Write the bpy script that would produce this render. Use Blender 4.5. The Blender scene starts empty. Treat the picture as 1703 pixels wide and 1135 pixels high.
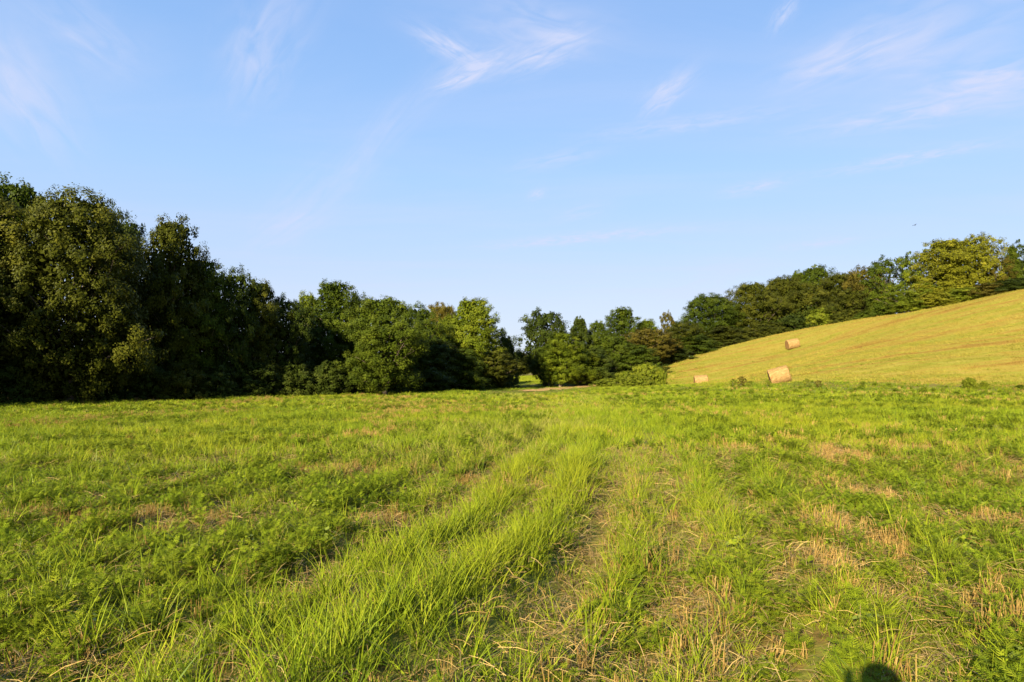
import bpy, bmesh, math, random
import numpy as np
from mathutils import Vector, Matrix, Euler

R = math.radians
random.seed(7)
rng = np.random.default_rng(7)
scene = bpy.context.scene
col = scene.collection

# ------------------------------------------------------------------ camera
F_PX, CX, HORIZ, EYE = 1109.0, 851.5, 610.0, 1.7          # photograph's own pixels (1703 wide)
PITCH = math.atan((HORIZ - 567.5) / F_PX)
cam_d = bpy.data.cameras.new('camera_view')
cam = bpy.data.objects.new('camera_view', cam_d)
col.objects.link(cam)
cam.location = (0, 0, EYE)
cam.rotation_euler = (R(90) + PITCH, 0, 0)
cam_d.sensor_width = 36.0
cam_d.lens = 36.0 * F_PX / 1703.0
cam_d.clip_start = 0.05
cam_d.clip_end = 9000
scene.camera = cam

def ray(px, py):
    d = Vector(((px - CX) / F_PX, 1.0, -(py - 567.5) / F_PX))
    c, s = math.cos(PITCH), math.sin(PITCH)
    return Vector((d.x, d.y * c - d.z * s, d.y * s + d.z * c))

def at(px, py, depth):
    d = ray(px, py)
    return Vector((d.x / d.y * depth, depth, EYE + d.z / d.y * depth))

# ------------------------------------------------------------------ light
SUN_EL, SUN_HEAD = R(21.9), R(26.6)                          # elevation; heading of the rays, right of the view
SUN_DIR = Vector((math.sin(SUN_HEAD) * math.cos(SUN_EL), math.cos(SUN_HEAD) * math.cos(SUN_EL), -math.sin(SUN_EL)))
sd = bpy.data.lights.new('sun', 'SUN')
sd.energy = 5.0
sd.angle = R(0.5)
sd.color = (1.0, 0.84, 0.58)
sun = bpy.data.objects.new('sun', sd)
col.objects.link(sun)
sun.rotation_euler = SUN_DIR.to_track_quat('-Z', 'Y').to_euler()

scene.view_settings.view_transform = 'Standard'
scene.view_settings.look = 'None'
EXPO = 1.80
scene.view_settings.exposure = EXPO
scene.view_settings.gamma = 1.0
scene.view_settings.use_curve_mapping = False

SKY_S = 0.10
world = bpy.data.worlds.new('World')
scene.world = world
world.use_nodes = True
world.cycles.sampling_method = 'MANUAL'
world.cycles.sample_map_resolution = 256

def build_sky():
    nt = world.node_tree
    nt.nodes.clear()
    N = nt.nodes.new
    L = nt.links.new
    def math_(op, a, b=None, c=None):
        n = N('ShaderNodeMath'); n.operation = op
        for i, v in enumerate((a, b, c)):
            if v is None: continue
            if isinstance(v, (int, float)): n.inputs[i].default_value = v
            else: L(v, n.inputs[i])
        return n.outputs[0]
    out = N('ShaderNodeOutputWorld'); bg = N('ShaderNodeBackground')
    sky = N('ShaderNodeTexSky'); sky.sky_type = 'NISHITA'; sky.sun_disc = False
    sky.sun_elevation = SUN_EL
    sky.sun_rotation = R(180) + SUN_HEAD
    sky.air_density = 1.0; sky.dust_density = 0.6; sky.ozone_density = 2.2; sky.altitude = 100
    tc = N('ShaderNodeTexCoord')
    sep = N('ShaderNodeSeparateXYZ'); L(tc.outputs['Generated'], sep.inputs[0])
    z = math_('MAXIMUM', sep.outputs['Z'], 0.02)
    qx = math_('DIVIDE', sep.outputs['X'], z); qy = math_('DIVIDE', sep.outputs['Y'], z)
    comb = N('ShaderNodeCombineXYZ'); L(qx, comb.inputs[0]); L(qy, comb.inputs[1])
    # streaky noise on the cloud sheet, combed along the wind
    def streak(rot, sx, sy, detail, seed, lo, hi):
        mp = N('ShaderNodeMapping'); mp.inputs['Rotation'].default_value = (0, 0, rot)
        mp.inputs['Scale'].default_value = (sx, sy, 1); mp.inputs['Location'].default_value = (seed, seed * .7, 0)
        L(comb.outputs[0], mp.inputs[0])
        no = N('ShaderNodeTexNoise'); no.inputs['Scale'].default_value = 1.0
        no.inputs['Detail'].default_value = detail; no.inputs['Roughness'].default_value = .6
        no.inputs['Distortion'].default_value = .5
        L(mp.outputs[0], no.inputs['Vector'])
        mr = N('ShaderNodeMapRange'); mr.inputs[1].default_value = lo; mr.inputs[2].default_value = hi
        mr.interpolation_type = 'SMOOTHSTEP'
        L(no.outputs['Fac'], mr.inputs[0])
        return mr.outputs[0]
    def q(px, py):
        d = ray(px, py); return Vector((d.x / d.z, d.y / d.z))
    # wisps: axis ends in the photograph, half width, strength, noise
    W = [((698, 52), (790, 104), 17, .62), ((735, 135), (845, 92), 22, .62), ((845, 118), (965, 68), 20, .60), ((790, 30), (1000, 62), 42, .34),
         ((720, 150), (800, 120), 12, .4), ((1072, 186), (1142, 128), 17, .62), ((1305, 140), (1500, 55), 30, .55), ((1380, 118), (1703, 20), 60, .40),
         ((1540, 155), (1760, 112), 26, .62), ((1330, 222), (1703, 160), 20, .42), ((990, 228), (1300, 185), 13, .34),
         ((395, 170), (480, 10), 50, .42), ((420, 410), (555, 320), 30, .36), ((535, 340), (690, 170), 24, .20),
         ((805, 412), (1115, 383), 8, .62), ((855, 278), (995, 252), 14, .26), ((1205, 322), (1305, 302), 10, .46),
         ((1375, 288), (1630, 242), 10, .46), ((1305, 413), (1425, 398), 7, .44), ((-60, 60), (120, 270), 60, .44),
         ((1285, 50), (1322, 0), 13, .42), ((920, 365), (1020, 342), 12, .22), ((1050, 505), (1260, 450), 20, .22), ((60, 0), (230, 120), 40, .25), ((880, 330), (905, 318), 8, .4)]
    total = None
    for k_, (p0, p1, hw, st) in enumerate(W):
        a, b = q(*p0), q(*p1)
        mid = ((p0[0] + p1[0]) / 2, (p0[1] + p1[1]) / 2)
        ex, ey = p1[0] - p0[0], p1[1] - p0[1]
        l = math.hypot(ex, ey)
        o = q(mid[0] - ey / l * hw, mid[1] + ex / l * hw)
        cq = q(*mid)
        # affine frame of the wisp on the cloud sheet: axis and cross direction
        ax, bx, ay, by = (b.x - a.x) * .5, o.x - cq.x, (b.y - a.y) * .5, o.y - cq.y
        det = ax * by - bx * ay
        ia, ib, ic, id_ = by / det, -bx / det, -ay / det, ax / det
        dx = math_('SUBTRACT', qx, cq.x); dy = math_('SUBTRACT', qy, cq.y)
        u = math_('ADD', math_('MULTIPLY', dx, ia), math_('MULTIPLY', dy, ib))
        v = math_('ADD', math_('MULTIPLY', dx, ic), math_('MULTIPLY', dy, id_))
        cv = N('ShaderNodeCombineXYZ'); L(math_('MULTIPLY', u, 1.1 * max(1, l / hw / 7)), cv.inputs[0]); L(math_('MULTIPLY', v, 1.6), cv.inputs[1]); cv.inputs[2].default_value = k_ * 3.7
        no = N('ShaderNodeTexNoise'); no.inputs['Scale'].default_value = 1.0; no.inputs['Detail'].default_value = 4; no.inputs['Roughness'].default_value = .52; no.inputs['Distortion'].default_value = .8
        L(cv.outputs[0], no.inputs['Vector'])
        mr = N('ShaderNodeMapRange'); mr.inputs[1].default_value = .34; mr.inputs[2].default_value = .74; L(no.outputs['Fac'], mr.inputs[0]); nz = mr.outputs[0]
        r2 = math_('ADD', math_('MULTIPLY', u, u), math_('MULTIPLY', v, v))
        g = math_('MULTIPLY', math_('EXPONENT', math_('MULTIPLY', r2, -1.0)), math_('MULTIPLY', math_('ADD', nz, .10), st * 1.5))
        total = g if total is None else math_('ADD', total, g)
    # a general thin veil of the same sheet, everywhere
    veil = math_('MULTIPLY', streak(R(-40), .35, .9, 6, 1.3, .35, .8), .24)
    up = N('ShaderNodeMapRange'); up.inputs[1].default_value = .02; up.inputs[2].default_value = .12
    L(sep.outputs['Z'], up.inputs[0])
    fac = math_('MULTIPLY', math_('MINIMUM', math_('ADD', total, veil), .85), up.outputs[0])
    hsv = N('ShaderNodeHueSaturation')
    hsv.inputs['Hue'].default_value = SKY_HUE; hsv.inputs['Saturation'].default_value = SKY_SAT; hsv.inputs['Value'].default_value = SKY_VAL
    L(sky.outputs[0], hsv.inputs['Color'])
    gr = N('ShaderNodeValToRGB'); cr = gr.color_ramp
    SK = [(0.0, (.62, .69, .86)), (.10, (.58, .675, .885)), (.17, (.50, .66, .93)), (.27, (.41, .63, .975)), (.37, (.335, .56, .95)), (.46, (.28, .50, .91)), (1.0, (.14, .31, .70))]
    while len(cr.elements) < len(SK): cr.elements.new(.5)
    for e, (p, c) in zip(cr.elements, SK): e.position = p; e.color = (*c, 1)
    L(sep.outputs['Z'], gr.inputs[0])
    gs = N('ShaderNodeVectorMath'); gs.operation = 'SCALE'; gs.inputs['Scale'].default_value = 1 / (SKY_S * 2 ** EXPO)
    L(gr.outputs[0], gs.inputs[0])
    mg = N('ShaderNodeMix'); mg.data_type = 'RGBA'; mg.inputs['Factor'].default_value = .92
    L(hsv.outputs[0], mg.inputs['A']); L(gs.outputs[0], mg.inputs['B'])
    mix = N('ShaderNodeMix'); mix.data_type = 'RGBA'
    mix.inputs['B'].default_value = (CLOUD[0] / SKY_S, CLOUD[1] / SKY_S, CLOUD[2] / SKY_S, 1)
    L(fac, mix.inputs['Factor']); L(mg.outputs['Result'], mix.inputs['A'])
    L(mix.outputs['Result'], bg.inputs['Color'])
    bg.inputs['Strength'].default_value = SKY_S
    L(bg.outputs[0], out.inputs[0])
SKY_HUE, SKY_SAT, SKY_VAL = 0.5, 1.0, 1.0
CLOUD = tuple(c / 2 ** EXPO for c in (0.70, 0.75, 0.98))
build_sky()

# ------------------------------------------------------------------ helpers
def link(name, me, mat=None, parent=None):
    o = bpy.data.objects.new(name, me)
    col.objects.link(o)
    if mat is not None and len(me.materials) == 0: me.materials.append(mat)
    if parent is not None: o.parent = parent
    return o

def tag(o, label=None, cat=None, group=None, kind=None):
    if label: o['label'] = label
    if cat: o['category'] = cat
    if group: o['group'] = group
    if kind: o['kind'] = kind
    return o

def empty(name, loc=(0, 0, 0), rz=0):
    o = bpy.data.objects.new(name, None)
    col.objects.link(o)
    o.location = loc; o.rotation_euler = (0, 0, rz); o.empty_display_size = .3
    return o

def np_mesh(name, V, Fc, mat=None, smooth=False, attrs=()):
    """V (n,3), Fc (m,k) index array with k = 3 or 4; attrs: (name, domain, values)."""
    me = bpy.data.meshes.new(name)
    V = np.asarray(V, np.float32); Fc = np.asarray(Fc, np.int32)
    m, k = Fc.shape
    me.vertices.add(len(V)); me.vertices.foreach_set('co', V.ravel())
    me.loops.add(m * k); me.loops.foreach_set('vertex_index', Fc.ravel())
    me.polygons.add(m)
    me.polygons.foreach_set('loop_start', np.arange(0, m * k, k, dtype=np.int32))
    me.polygons.foreach_set('loop_total', np.full(m, k, np.int32))
    if smooth: me.polygons.foreach_set('use_smooth', np.ones(m, bool))
    me.update(calc_edges=True)
    for an, dom, vals in attrs:
        a = me.attributes.new(an, 'FLOAT', dom); a.data.foreach_set('value', np.asarray(vals, np.float32))
    if mat is not None: me.materials.append(mat)
    return me

def vnoise(x, y, seed=0):
    x = np.asarray(x, float); y = np.asarray(y, float)
    xi = np.floor(x).astype(np.int64); yi = np.floor(y).astype(np.int64)
    fx = x - xi; fy = y - yi
    def h(a, b):
        n = (a * 374761393 + b * 668265263 + seed * 974711) & 0xFFFFFFFF
        n = ((n ^ (n >> 13)) * 1274126177) & 0xFFFFFFFF
        n = (n ^ (n >> 16)) & 0xFFFFFFFF
        return n / 4294967295.0
    u = fx * fx * (3 - 2 * fx); v = fy * fy * (3 - 2 * fy)
    a, b, c, d = h(xi, yi), h(xi + 1, yi), h(xi, yi + 1), h(xi + 1, yi + 1)
    return (a * (1 - u) + b * u) * (1 - v) + (c * (1 - u) + d * u) * v

def fbm(x, y, seed=0, oct=3):
    s, t, amp = 0, 0, 1.0
    for i in range(oct):
        s = s + amp * vnoise(x * 2 ** i + i * 17.3, y * 2 ** i - i * 9.1, seed + i); t += amp; amp *= .5
    return s / t

def sstep(a, b, x):
    t = np.clip((x - a) / (b - a), 0, 1)
    return t * t * (3 - 2 * t)

# ------------------------------------------------------------------ terrain: a smooth sheet through surveyed points
CTRL = [(0, 0, 0), (0, 8, 0), (-8, 8, -.05), (8, 8, 0), (0, 20, -.15), (-15, 20, -.4), (15, 20, 0), (0, 40, -.5),
        (-30, 42, -.85), (-14, 61, -.9), (0, 80, -.95), (22, 38, -.05), (30, 30, .1), (0, -30, 0), (-40, -20, -.6), (40, -20, .6),
        (60, 20, 2.2), (85, 50, 8), (-60, 80, -.6), (-60, 30, -.8), (-30, 110, -.9), (0, 112, -1.1), (0, 165, -1.3), (22, 160, -.2),
        (-120, 60, 0), (-100, 160, 0), (0, 240, -1.4), (120, 120, 12), (140, 20, 8), (90, -40, 2), (90, 190, 9), (-60, -80, 0), (60, -80, 1)]
for (px, py, d) in [(1703, 645, 46), (1500, 645, 47), (1297, 643, 52), (1165, 643, 84), (1110, 643, 80), (1050, 641, 84), (990, 645, 86), (1165, 652, 60), (1050, 652, 62),
                    (1317, 579, 97), (1110, 607, 108), (1200, 582, 108), (1317, 552, 108), (1400, 540, 100), (1500, 525, 94),
                    (1600, 505, 92), (1703, 482, 88), (1500, 578, 70), (1703, 553, 66), (1317, 606, 75), (1200, 609, 94), (1400, 610, 62), (1600, 600, 56)]:
    p = at(px, py, d); CTRL.append((p.x, p.y, p.z))
for (px, py, d) in [(1110, 607, 108), (1200, 582, 108), (1317, 552, 108), (1400, 540, 100), (1500, 525, 94), (1600, 505, 92), (1703, 482, 88)]:
    p = at(px, py, d)
    for k, dz in ((22, -.5), (45, -1.2)):
        e = at(px, py, d + k); CTRL.append((e.x, e.y, p.z + dz))
CTRL = np.array(CTRL, float)
def _tps(r2): return np.where(r2 > 1e-9, .5 * r2 * np.log(np.maximum(r2, 1e-9)), 0)
_S = 50.0
_P = CTRL[:, :2] / _S
_n = len(CTRL)
_K = _tps(((_P[:, None] - _P[None]) ** 2).sum(-1)) + np.eye(_n) * 2e-3
_A = np.zeros((_n + 3, _n + 3)); _A[:_n, :_n] = _K
_A[:_n, _n] = 1; _A[:_n, _n + 1:] = _P; _A[_n:, :_n] = _A[:_n, _n:].T
_w = np.linalg.solve(_A, np.concatenate([CTRL[:, 2], np.zeros(3)]))

# tractor ruts through the field (ground metres)
RUT_L = ([2, 3, 4.83, 7, 11, 16, 21, 30, 40, 62], [-3.1, -2.5, -1.62, -.95, -.2, .6, 1.3, 1.9, 2.3, 3.6])
RUT_R = ([2, 4, 7.25, 9, 11.8, 17, 27, 37, 62], [-.3, .25, .9, 1.4, 2.15, 3.3, 4.0, 3.6, 5.0])
def rut_l(y): return np.interp(y, *RUT_L)
def rut_r(y): return np.interp(y, *RUT_R)

def H(x, y):
    x = np.asarray(x, float); y = np.asarray(y, float); sh = np.broadcast(x, y).shape
    X = np.broadcast_to(x, sh).ravel(); Y = np.broadcast_to(y, sh).ravel()
    out = np.empty(X.size)
    for i in range(0, X.size, 40000):
        xs, ys = X[i:i + 40000], Y[i:i + 40000]
        r = np.hypot(xs - 10, ys - 50)
        cl = np.minimum(1.0, 190 / np.maximum(r, 1e-6))
        cxs, cys = 10 + (xs - 10) * cl, 50 + (ys - 50) * cl
        q_ = np.stack([cxs, cys], 1) / _S
        k = _tps(((q_[:, None] - _P[None]) ** 2).sum(-1))
        z = k @ _w[:_n] + _w[_n] + q_ @ _w[_n + 1:]
        z = z * (1 - sstep(150, 420, r))
        out[i:i + 40000] = z
    bump = (fbm(X * .45 + Y * .1, Y * .22, 3, 3) - .5) * .30 * sstep(130, 60, np.hypot(X, Y))
    fade = sstep(70, 30, Y) * sstep(-6, 1, Y)
    rutd = np.exp(-((X - rut_l(Y)) / .35) ** 2) * .10 + np.exp(-((X - rut_r(Y)) / .28) ** 2) * .07
    mid = np.exp(-((X - (rut_l(Y) + rut_r(Y)) / 2) / .8) ** 2) * .06
    uu = X - rut_l(Y) + (fbm(X * .5, Y * .35, 101, 2) - .5) * .4
    rr_ = np.cos(2 * math.pi * (uu - .45) / .92) * sstep(10, 4, np.abs(uu)) * sstep(34, 14, Y) * .05
    out = out + bump + fade * (mid - rutd + rr_)
    return out.reshape(sh)
def Hs(x, y): return float(H(np.array([x]), np.array([y]))[0])

def on_ground(px, py, d0=3.0, d1=200.0):
    """where the line of sight through a photograph pixel meets the terrain"""
    ds = np.geomspace(d0, d1, 900)
    d = ray(px, py)
    xs = d.x / d.y * ds; zs = EYE + d.z / d.y * ds
    hit = np.nonzero(zs < H(xs, ds))[0]
    k = hit[0] if len(hit) else len(ds) - 1
    return Vector((xs[k], ds[k], float(H(xs[k], ds[k]))))

# boundary between the rough field and the mown hill
HB_Y = [20, 38, 46, 50, 56, 62, 82, 96, 108, 150, 220]
HB_X = [120, 62, 36, 28, 23, 21.3, 19.2, 21.5, 24, 30, 40]
def hill_mask(x, y):
    return x > np.interp(y, HB_Y, HB_X) + (fbm(x * .5, y * .5, 21, 2) - .5) * 1.2

# ------------------------------------------------------------------ materials
def new_mat(name):
    m = bpy.data.materials.new(name); m.use_nodes = True
    nt = m.node_tree; nt.nodes.clear()
    return m, nt, nt.nodes.new, nt.links.new

def ramp(N, stops):
    r = N('ShaderNodeValToRGB'); cr = r.color_ramp
    while len(cr.elements) < len(stops): cr.elements.new(.5)
    for e, (p, c) in zip(cr.elements, stops):
        e.position = p; e.color = (c[0], c[1], c[2], 1)
    return r

def leaf_mat(name, dark, mid, light, trans=.3, attr='tint', patch=None, gloss=.010, rough=.45, vary=.12):
    """leaf / blade material: base colour from a per-leaf tint, per-object hue, and optional world-space patches"""
    m, nt, N, L = new_mat(name)
    out = N('ShaderNodeOutputMaterial')
    at_ = N('ShaderNodeAttribute'); at_.attribute_name = attr
    oi = N('ShaderNodeObjectInfo')
    ad = N('ShaderNodeMath'); ad.operation = 'MULTIPLY_ADD'
    L(oi.outputs['Random'], ad.inputs[0]); ad.inputs[1].default_value = vary * 2; ad.inputs[2].default_value = -vary
    ad2 = N('ShaderNodeMath'); ad2.operation = 'ADD'; L(at_.outputs['Fac'], ad2.inputs[0]); L(ad.outputs[0], ad2.inputs[1])
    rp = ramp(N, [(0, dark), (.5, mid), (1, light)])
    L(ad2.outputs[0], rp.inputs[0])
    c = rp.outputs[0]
    if patch:
        geo = N('ShaderNodeNewGeometry')
        no = N('ShaderNodeTexNoise'); no.inputs['Scale'].default_value = patch[1]; no.inputs['Detail'].default_value = 3
        L(geo.outputs['Position'], no.inputs['Vector'])
        mr = N('ShaderNodeMapRange'); mr.inputs[1].default_value = .42; mr.inputs[2].default_value = .68; mr.inputs[4].default_value = patch[2]
        L(no.outputs['Fac'], mr.inputs[0])
        mx = N('ShaderNodeMix'); mx.data_type = 'RGBA'; mx.inputs['B'].default_value = (*patch[0], 1)
        L(mr.outputs[0], mx.inputs['Factor']); L(c, mx.inputs['A']); c = mx.outputs['Result']
    df = N('ShaderNodeBsdfDiffuse'); L(c, df.inputs[0])
    tr = N('ShaderNodeBsdfTranslucent'); L(c, tr.inputs[0])
    m1 = N('ShaderNodeMixShader'); m1.inputs[0].default_value = trans; L(df.outputs[0], m1.inputs[1]); L(tr.outputs[0], m1.inputs[2])
    gl = N('ShaderNodeBsdfGlossy'); gl.inputs['Roughness'].default_value = rough; gl.inputs[0].default_value = (.8, .8, .75, 1)
    fr = N('ShaderNodeFresnel'); fr.inputs[0].default_value = 1.35
    fm = N('ShaderNodeMath'); fm.operation = 'MULTIPLY'; L(fr.outputs[0], fm.inputs[0]); fm.inputs[1].default_value = gloss * 8
    m2 = N('ShaderNodeMixShader'); L(fm.outputs[0], m2.inputs[0]); L(m1.outputs[0], m2.inputs[1]); L(gl.outputs[0], m2.inputs[2])
    L(m2.outputs[0], out.inputs[0])
    return m

def noise_mat(name, stops, scale, mapping=(1, 1, 1), rot=0, detail=6, rough=.9, bump=.0, bscale=30, second=None, coord='Object'):
    m, nt, N, L = new_mat(name)
    out = N('ShaderNodeOutputMaterial'); pb = N('ShaderNodeBsdfPrincipled')
    pb.inputs['Roughness'].default_value = rough; pb.inputs['Specular IOR Level'].default_value = .15
    tc = N('ShaderNodeTexCoord'); mp = N('ShaderNodeMapping')
    mp.inputs['Scale'].default_value = mapping; mp.inputs['Rotation'].default_value = (0, 0, rot)
    L(tc.outputs[coord], mp.inputs[0])
    no = N('ShaderNodeTexNoise'); no.inputs['Scale'].default_value = scale; no.inputs['Detail'].default_value = detail; no.inputs['Roughness'].default_value = .65
    L(mp.outputs[0], no.inputs['Vector'])
    rp = ramp(N, stops); L(no.outputs['Fac'], rp.inputs[0])
    c = rp.outputs[0]
    if second:
        stops2, sc2, map2, rot2, fac2 = second
        mp2 = N('ShaderNodeMapping'); mp2.inputs['Scale'].default_value = map2; mp2.inputs['Rotation'].default_value = (0, 0, rot2)
        L(tc.outputs[coord], mp2.inputs[0])
        n2 = N('ShaderNodeTexNoise'); n2.inputs['Scale'].default_value = sc2; n2.inputs['Detail'].default_value = 5; n2.inputs['Roughness'].default_value = .6
        L(mp2.outputs[0], n2.inputs['Vector'])
        r2 = ramp(N, stops2); L(n2.outputs['Fac'], r2.inputs[0])
        mx = N('ShaderNodeMix'); mx.data_type = 'RGBA'; mx.inputs['Factor'].default_value = fac2
        L(c, mx.inputs['A']); L(r2.outputs[0], mx.inputs['B']); c = mx.outputs['Result']
    L(c, pb.inputs['Base Color'])
    if bump:
        n3 = N('ShaderNodeTexNoise'); n3.inputs['Scale'].default_value = bscale; n3.inputs['Detail'].default_value = 4
        L(tc.outputs[coord], n3.inputs['Vector'])
        bp = N('ShaderNodeBump'); bp.inputs['Strength'].default_value = bump; bp.inputs['Distance'].default_value = .06
        L(n3.outputs['Fac'], bp.inputs['Height']); L(bp.outputs[0], pb.inputs['Normal'])
    L(pb.outputs[0], out.inputs[0])
    return m

M = {}
M['field'] = noise_mat('field_soil', [(.30, (.06, .042, .010)), (.44, (.125, .090, .020)), (.54, (.115, .125, .016)), (.66, (.17, .145, .028)), (.8, (.25, .19, .055))], 2.6, detail=9, bump=.35, bscale=14)
M['path'] = noise_mat('dry_dirt', [(.3, (.21, .125, .045)), (.5, (.33, .205, .075)), (.7, (.40, .28, .12))], 3.0, detail=8, bump=.6, bscale=14)
M['bark'] = noise_mat('bark', [(.3, (.06, .045, .03)), (.6, (.14, .11, .08)), (.8, (.2, .17, .13))], 2.0, mapping=(3, 3, .6), bump=.6, bscale=8)
M['grass'] = leaf_mat('grass_blades', (.075, .125, .006), (.165, .225, .011), (.28, .295, .024), trans=.34, patch=((.25, .25, .016), .16, .6))
M['grass_deep'] = leaf_mat('deep_grass_blades', (.045, .090, .006), (.100, .155, .010), (.17, .215, .016), trans=.32, patch=((.17, .195, .012), .2, .5))
M['weed'] = leaf_mat('ragweed_leaves', (.065, .115, .006), (.140, .195, .011), (.235, .265, .018), trans=.32, patch=((.19, .215, .013), .22, .5))
M['straw'] = leaf_mat('straw_stalks', (.14, .082, .022), (.25, .168, .050), (.39, .28, .105), trans=.12)
M['pale'] = leaf_mat('seeding_grass', (.14, .16, .022), (.24, .235, .045), (.36, .31, .10), trans=.25)

def hay_mat(name, tufts):
    """mown hay: bands of raked tan, regrowing green and dull brown that run along the slope"""
    m, nt, N, L = new_mat(name)
    out = N('ShaderNodeOutputMaterial'); geo = N('ShaderNodeNewGeometry')
    def tex(scale, rot, detail, seed):
        mp = N('ShaderNodeMapping'); mp.vector_type = 'TEXTURE'; mp.inputs['Scale'].default_value = tuple(1 / v for v in scale); mp.inputs['Rotation'].default_value = (0, 0, rot); mp.inputs['Location'].default_value = (seed, seed * 2, 0)
        L(geo.outputs['Position'], mp.inputs[0])
        n = N('ShaderNodeTexNoise'); n.inputs['Scale'].default_value = 1; n.inputs['Detail'].default_value = detail; n.inputs['Roughness'].default_value = .62; n.inputs['Distortion'].default_value = .35
        L(mp.outputs[0], n.inputs['Vector']); return n.outputs['Fac']
    bands = ramp(N, [(.30, (.14, .066, .020)), (.39, (.21, .118, .032)), (.45, (.24, .185, .040)), (.51, (.215, .192, .034)), (.58, (.155, .168, .022)), (.67, (.26, .208, .050)), (.77, (.32, .245, .080))])
    L(tex((.045, .40, .05), R(-9), 7, 3.3), bands.inputs[0])
    fine = ramp(N, [(.32, (.13, .075, .018)), (.46, (.215, .17, .032)), (.56, (.175, .178, .024)), (.70, (.31, .25, .075))])
    L(tex((.35, 2.2, .4), R(-9), 6, 9.1), fine.inputs[0])
    mx = N('ShaderNodeMix'); mx.data_type = 'RGBA'; mx.inputs['Factor'].default_value = .38
    L(bands.outputs[0], mx.inputs['A']); L(fine.outputs[0], mx.inputs['B'])
    c = mx.outputs['Result']
    if tufts:
        at_ = N('ShaderNodeAttribute'); at_.attribute_name = 'tint'
        v = N('ShaderNodeMapRange'); v.inputs[3].default_value = .55; v.inputs[4].default_value = 1.45; L(at_.outputs['Fac'], v.inputs[0])
        h = N('ShaderNodeHueSaturation'); L(c, h.inputs['Color']); L(v.outputs[0], h.inputs['Value']); c = h.outputs[0]
    df = N('ShaderNodeBsdfDiffuse'); L(c, df.inputs[0])
    if not tufts:
        bp = N('ShaderNodeBump'); bp.inputs['Strength'].default_value = .6; bp.inputs['Distance'].default_value = .12
        L(tex((1.2, 3.5, 1), R(-9), 6, 1.7), bp.inputs['Height']); L(bp.outputs[0], df.inputs['Normal'])
    L(df.outputs[0], out.inputs[0])
    return m
M['hilltuft'] = hay_mat('hay_stubble', True)
M['hill'] = hay_mat('mown_hay', False)

def folm(name, d, m_, l): return leaf_mat(name, d, m_, l, trans=.25, gloss=.003, vary=.10)
FOL = {
    'olive': folm('olive_leaves', (.016, .021, .003), (.046, .054, .006), (.096, .096, .012)),
    'green': folm('green_leaves', (.016, .028, .003), (.045, .066, .006), (.098, .122, .011)),
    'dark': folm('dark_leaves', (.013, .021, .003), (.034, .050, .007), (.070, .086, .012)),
    'lime': folm('lime_leaves', (.036, .056, .004), (.092, .120, .008), (.172, .190, .015)),
    'yellow': folm('yellowing_leaves', (.058, .066, .005), (.125, .130, .009), (.21, .195, .018)),
    'brown': folm('browning_leaves', (.036, .034, .005), (.078, .068, .010), (.14, .11, .018)),
    'weedy': folm('weedy_leaves', (.05, .072, .006), (.115, .142, .011), (.20, .21, .019)),
}

# ------------------------------------------------------------------ ground: field and mown hill
def axis(lo, hi, step, far, g=1.22):
    core = list(np.arange(lo, hi + 1e-6, step))
    s, x, up = step, hi, []
    while x < far: s *= g; x += s; up.append(x)
    s, x, dn = step, lo, []
    while x > -far: s *= g; x -= s; dn.append(x)
    return np.array(dn[::-1] + core + up)
gx = axis(-46, 84, .42, 3500); gy = axis(-2, 122, .42, 3500)
GX, GY = np.meshgrid(gx, gy)
GZ = H(GX, GY)
nx = len(gx)
idx = np.arange(GX.size).reshape(GX.shape)
quads = np.stack([idx[:-1, :-1], idx[:-1, 1:], idx[1:, 1:], idx[1:, :-1]], -1).reshape(-1, 4)
GV = np.stack([GX.ravel(), GY.ravel(), GZ.ravel()], 1)
qc = GV[quads].mean(1)
hm = hill_mask(qc[:, 0], qc[:, 1])
for nm, mask, mt in (('field', ~hm, M['field']), ('hill', hm, M['hill'])):
    fq = quads[mask]
    used, inv = np.unique(fq, return_inverse=True)
    o = link(nm, np_mesh(nm, GV[used], inv.reshape(-1, 4), mt, smooth=True))
    o['kind'] = 'structure'

def ribbon(name, pts, width, mat, lift=.015, seed=0, step=.35):
    pts = np.array(pts, float)
    seg = np.hypot(*np.diff(pts[:, :2], axis=0).T); t = np.concatenate([[0], np.cumsum(seg)])
    s = np.arange(0, t[-1], step)
    X = np.interp(s, t, pts[:, 0]); Y = np.interp(s, t, pts[:, 1])
    tx, ty = np.gradient(X), np.gradient(Y); l = np.hypot(tx, ty); nx_, ny_ = -ty / l, tx / l
    cols = []
    for k, f in enumerate((-1, -.5, 0, .5, 1)):
        w = width * f * (.55 + .9 * fbm(s * .8 + 50 * (f > 0), s * 0 + seed, seed + 3, 3)) * np.minimum(1, np.minimum(s, s[-1] - s) / 2 + .1)
        x_, y_ = X + nx_ * w, Y + ny_ * w
        cols.append(np.stack([x_, y_, H(x_, y_) + lift - .012 * abs(f)], 1))
    V = np.stack(cols, 1).reshape(-1, 3); n = len(s)
    ii = np.arange(n * 5).reshape(n, 5)
    Q = np.stack([ii[:-1, :-1], ii[:-1, 1:], ii[1:, 1:], ii[1:, :-1]], -1).reshape(-1, 4)
    o = link(name, np_mesh(name, V, Q, mat, smooth=True)); o['kind'] = 'structure'
    return o
pp = [on_ground(*p) for p in ((868, 652), (890, 651), (930, 647), (965, 643), (1000, 640), (1040, 637))]
ribbon('path', [(p.x, p.y) for p in pp], 1.7, M['path'], lift=.07, seed=1)
ribbon('wheel_rut_path', [(rut_r(y), y) for y in (5.5, 7.3, 9, 10.5, 12, 14.5)], .17, M['path'], lift=.015, seed=5, step=.12)
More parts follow.
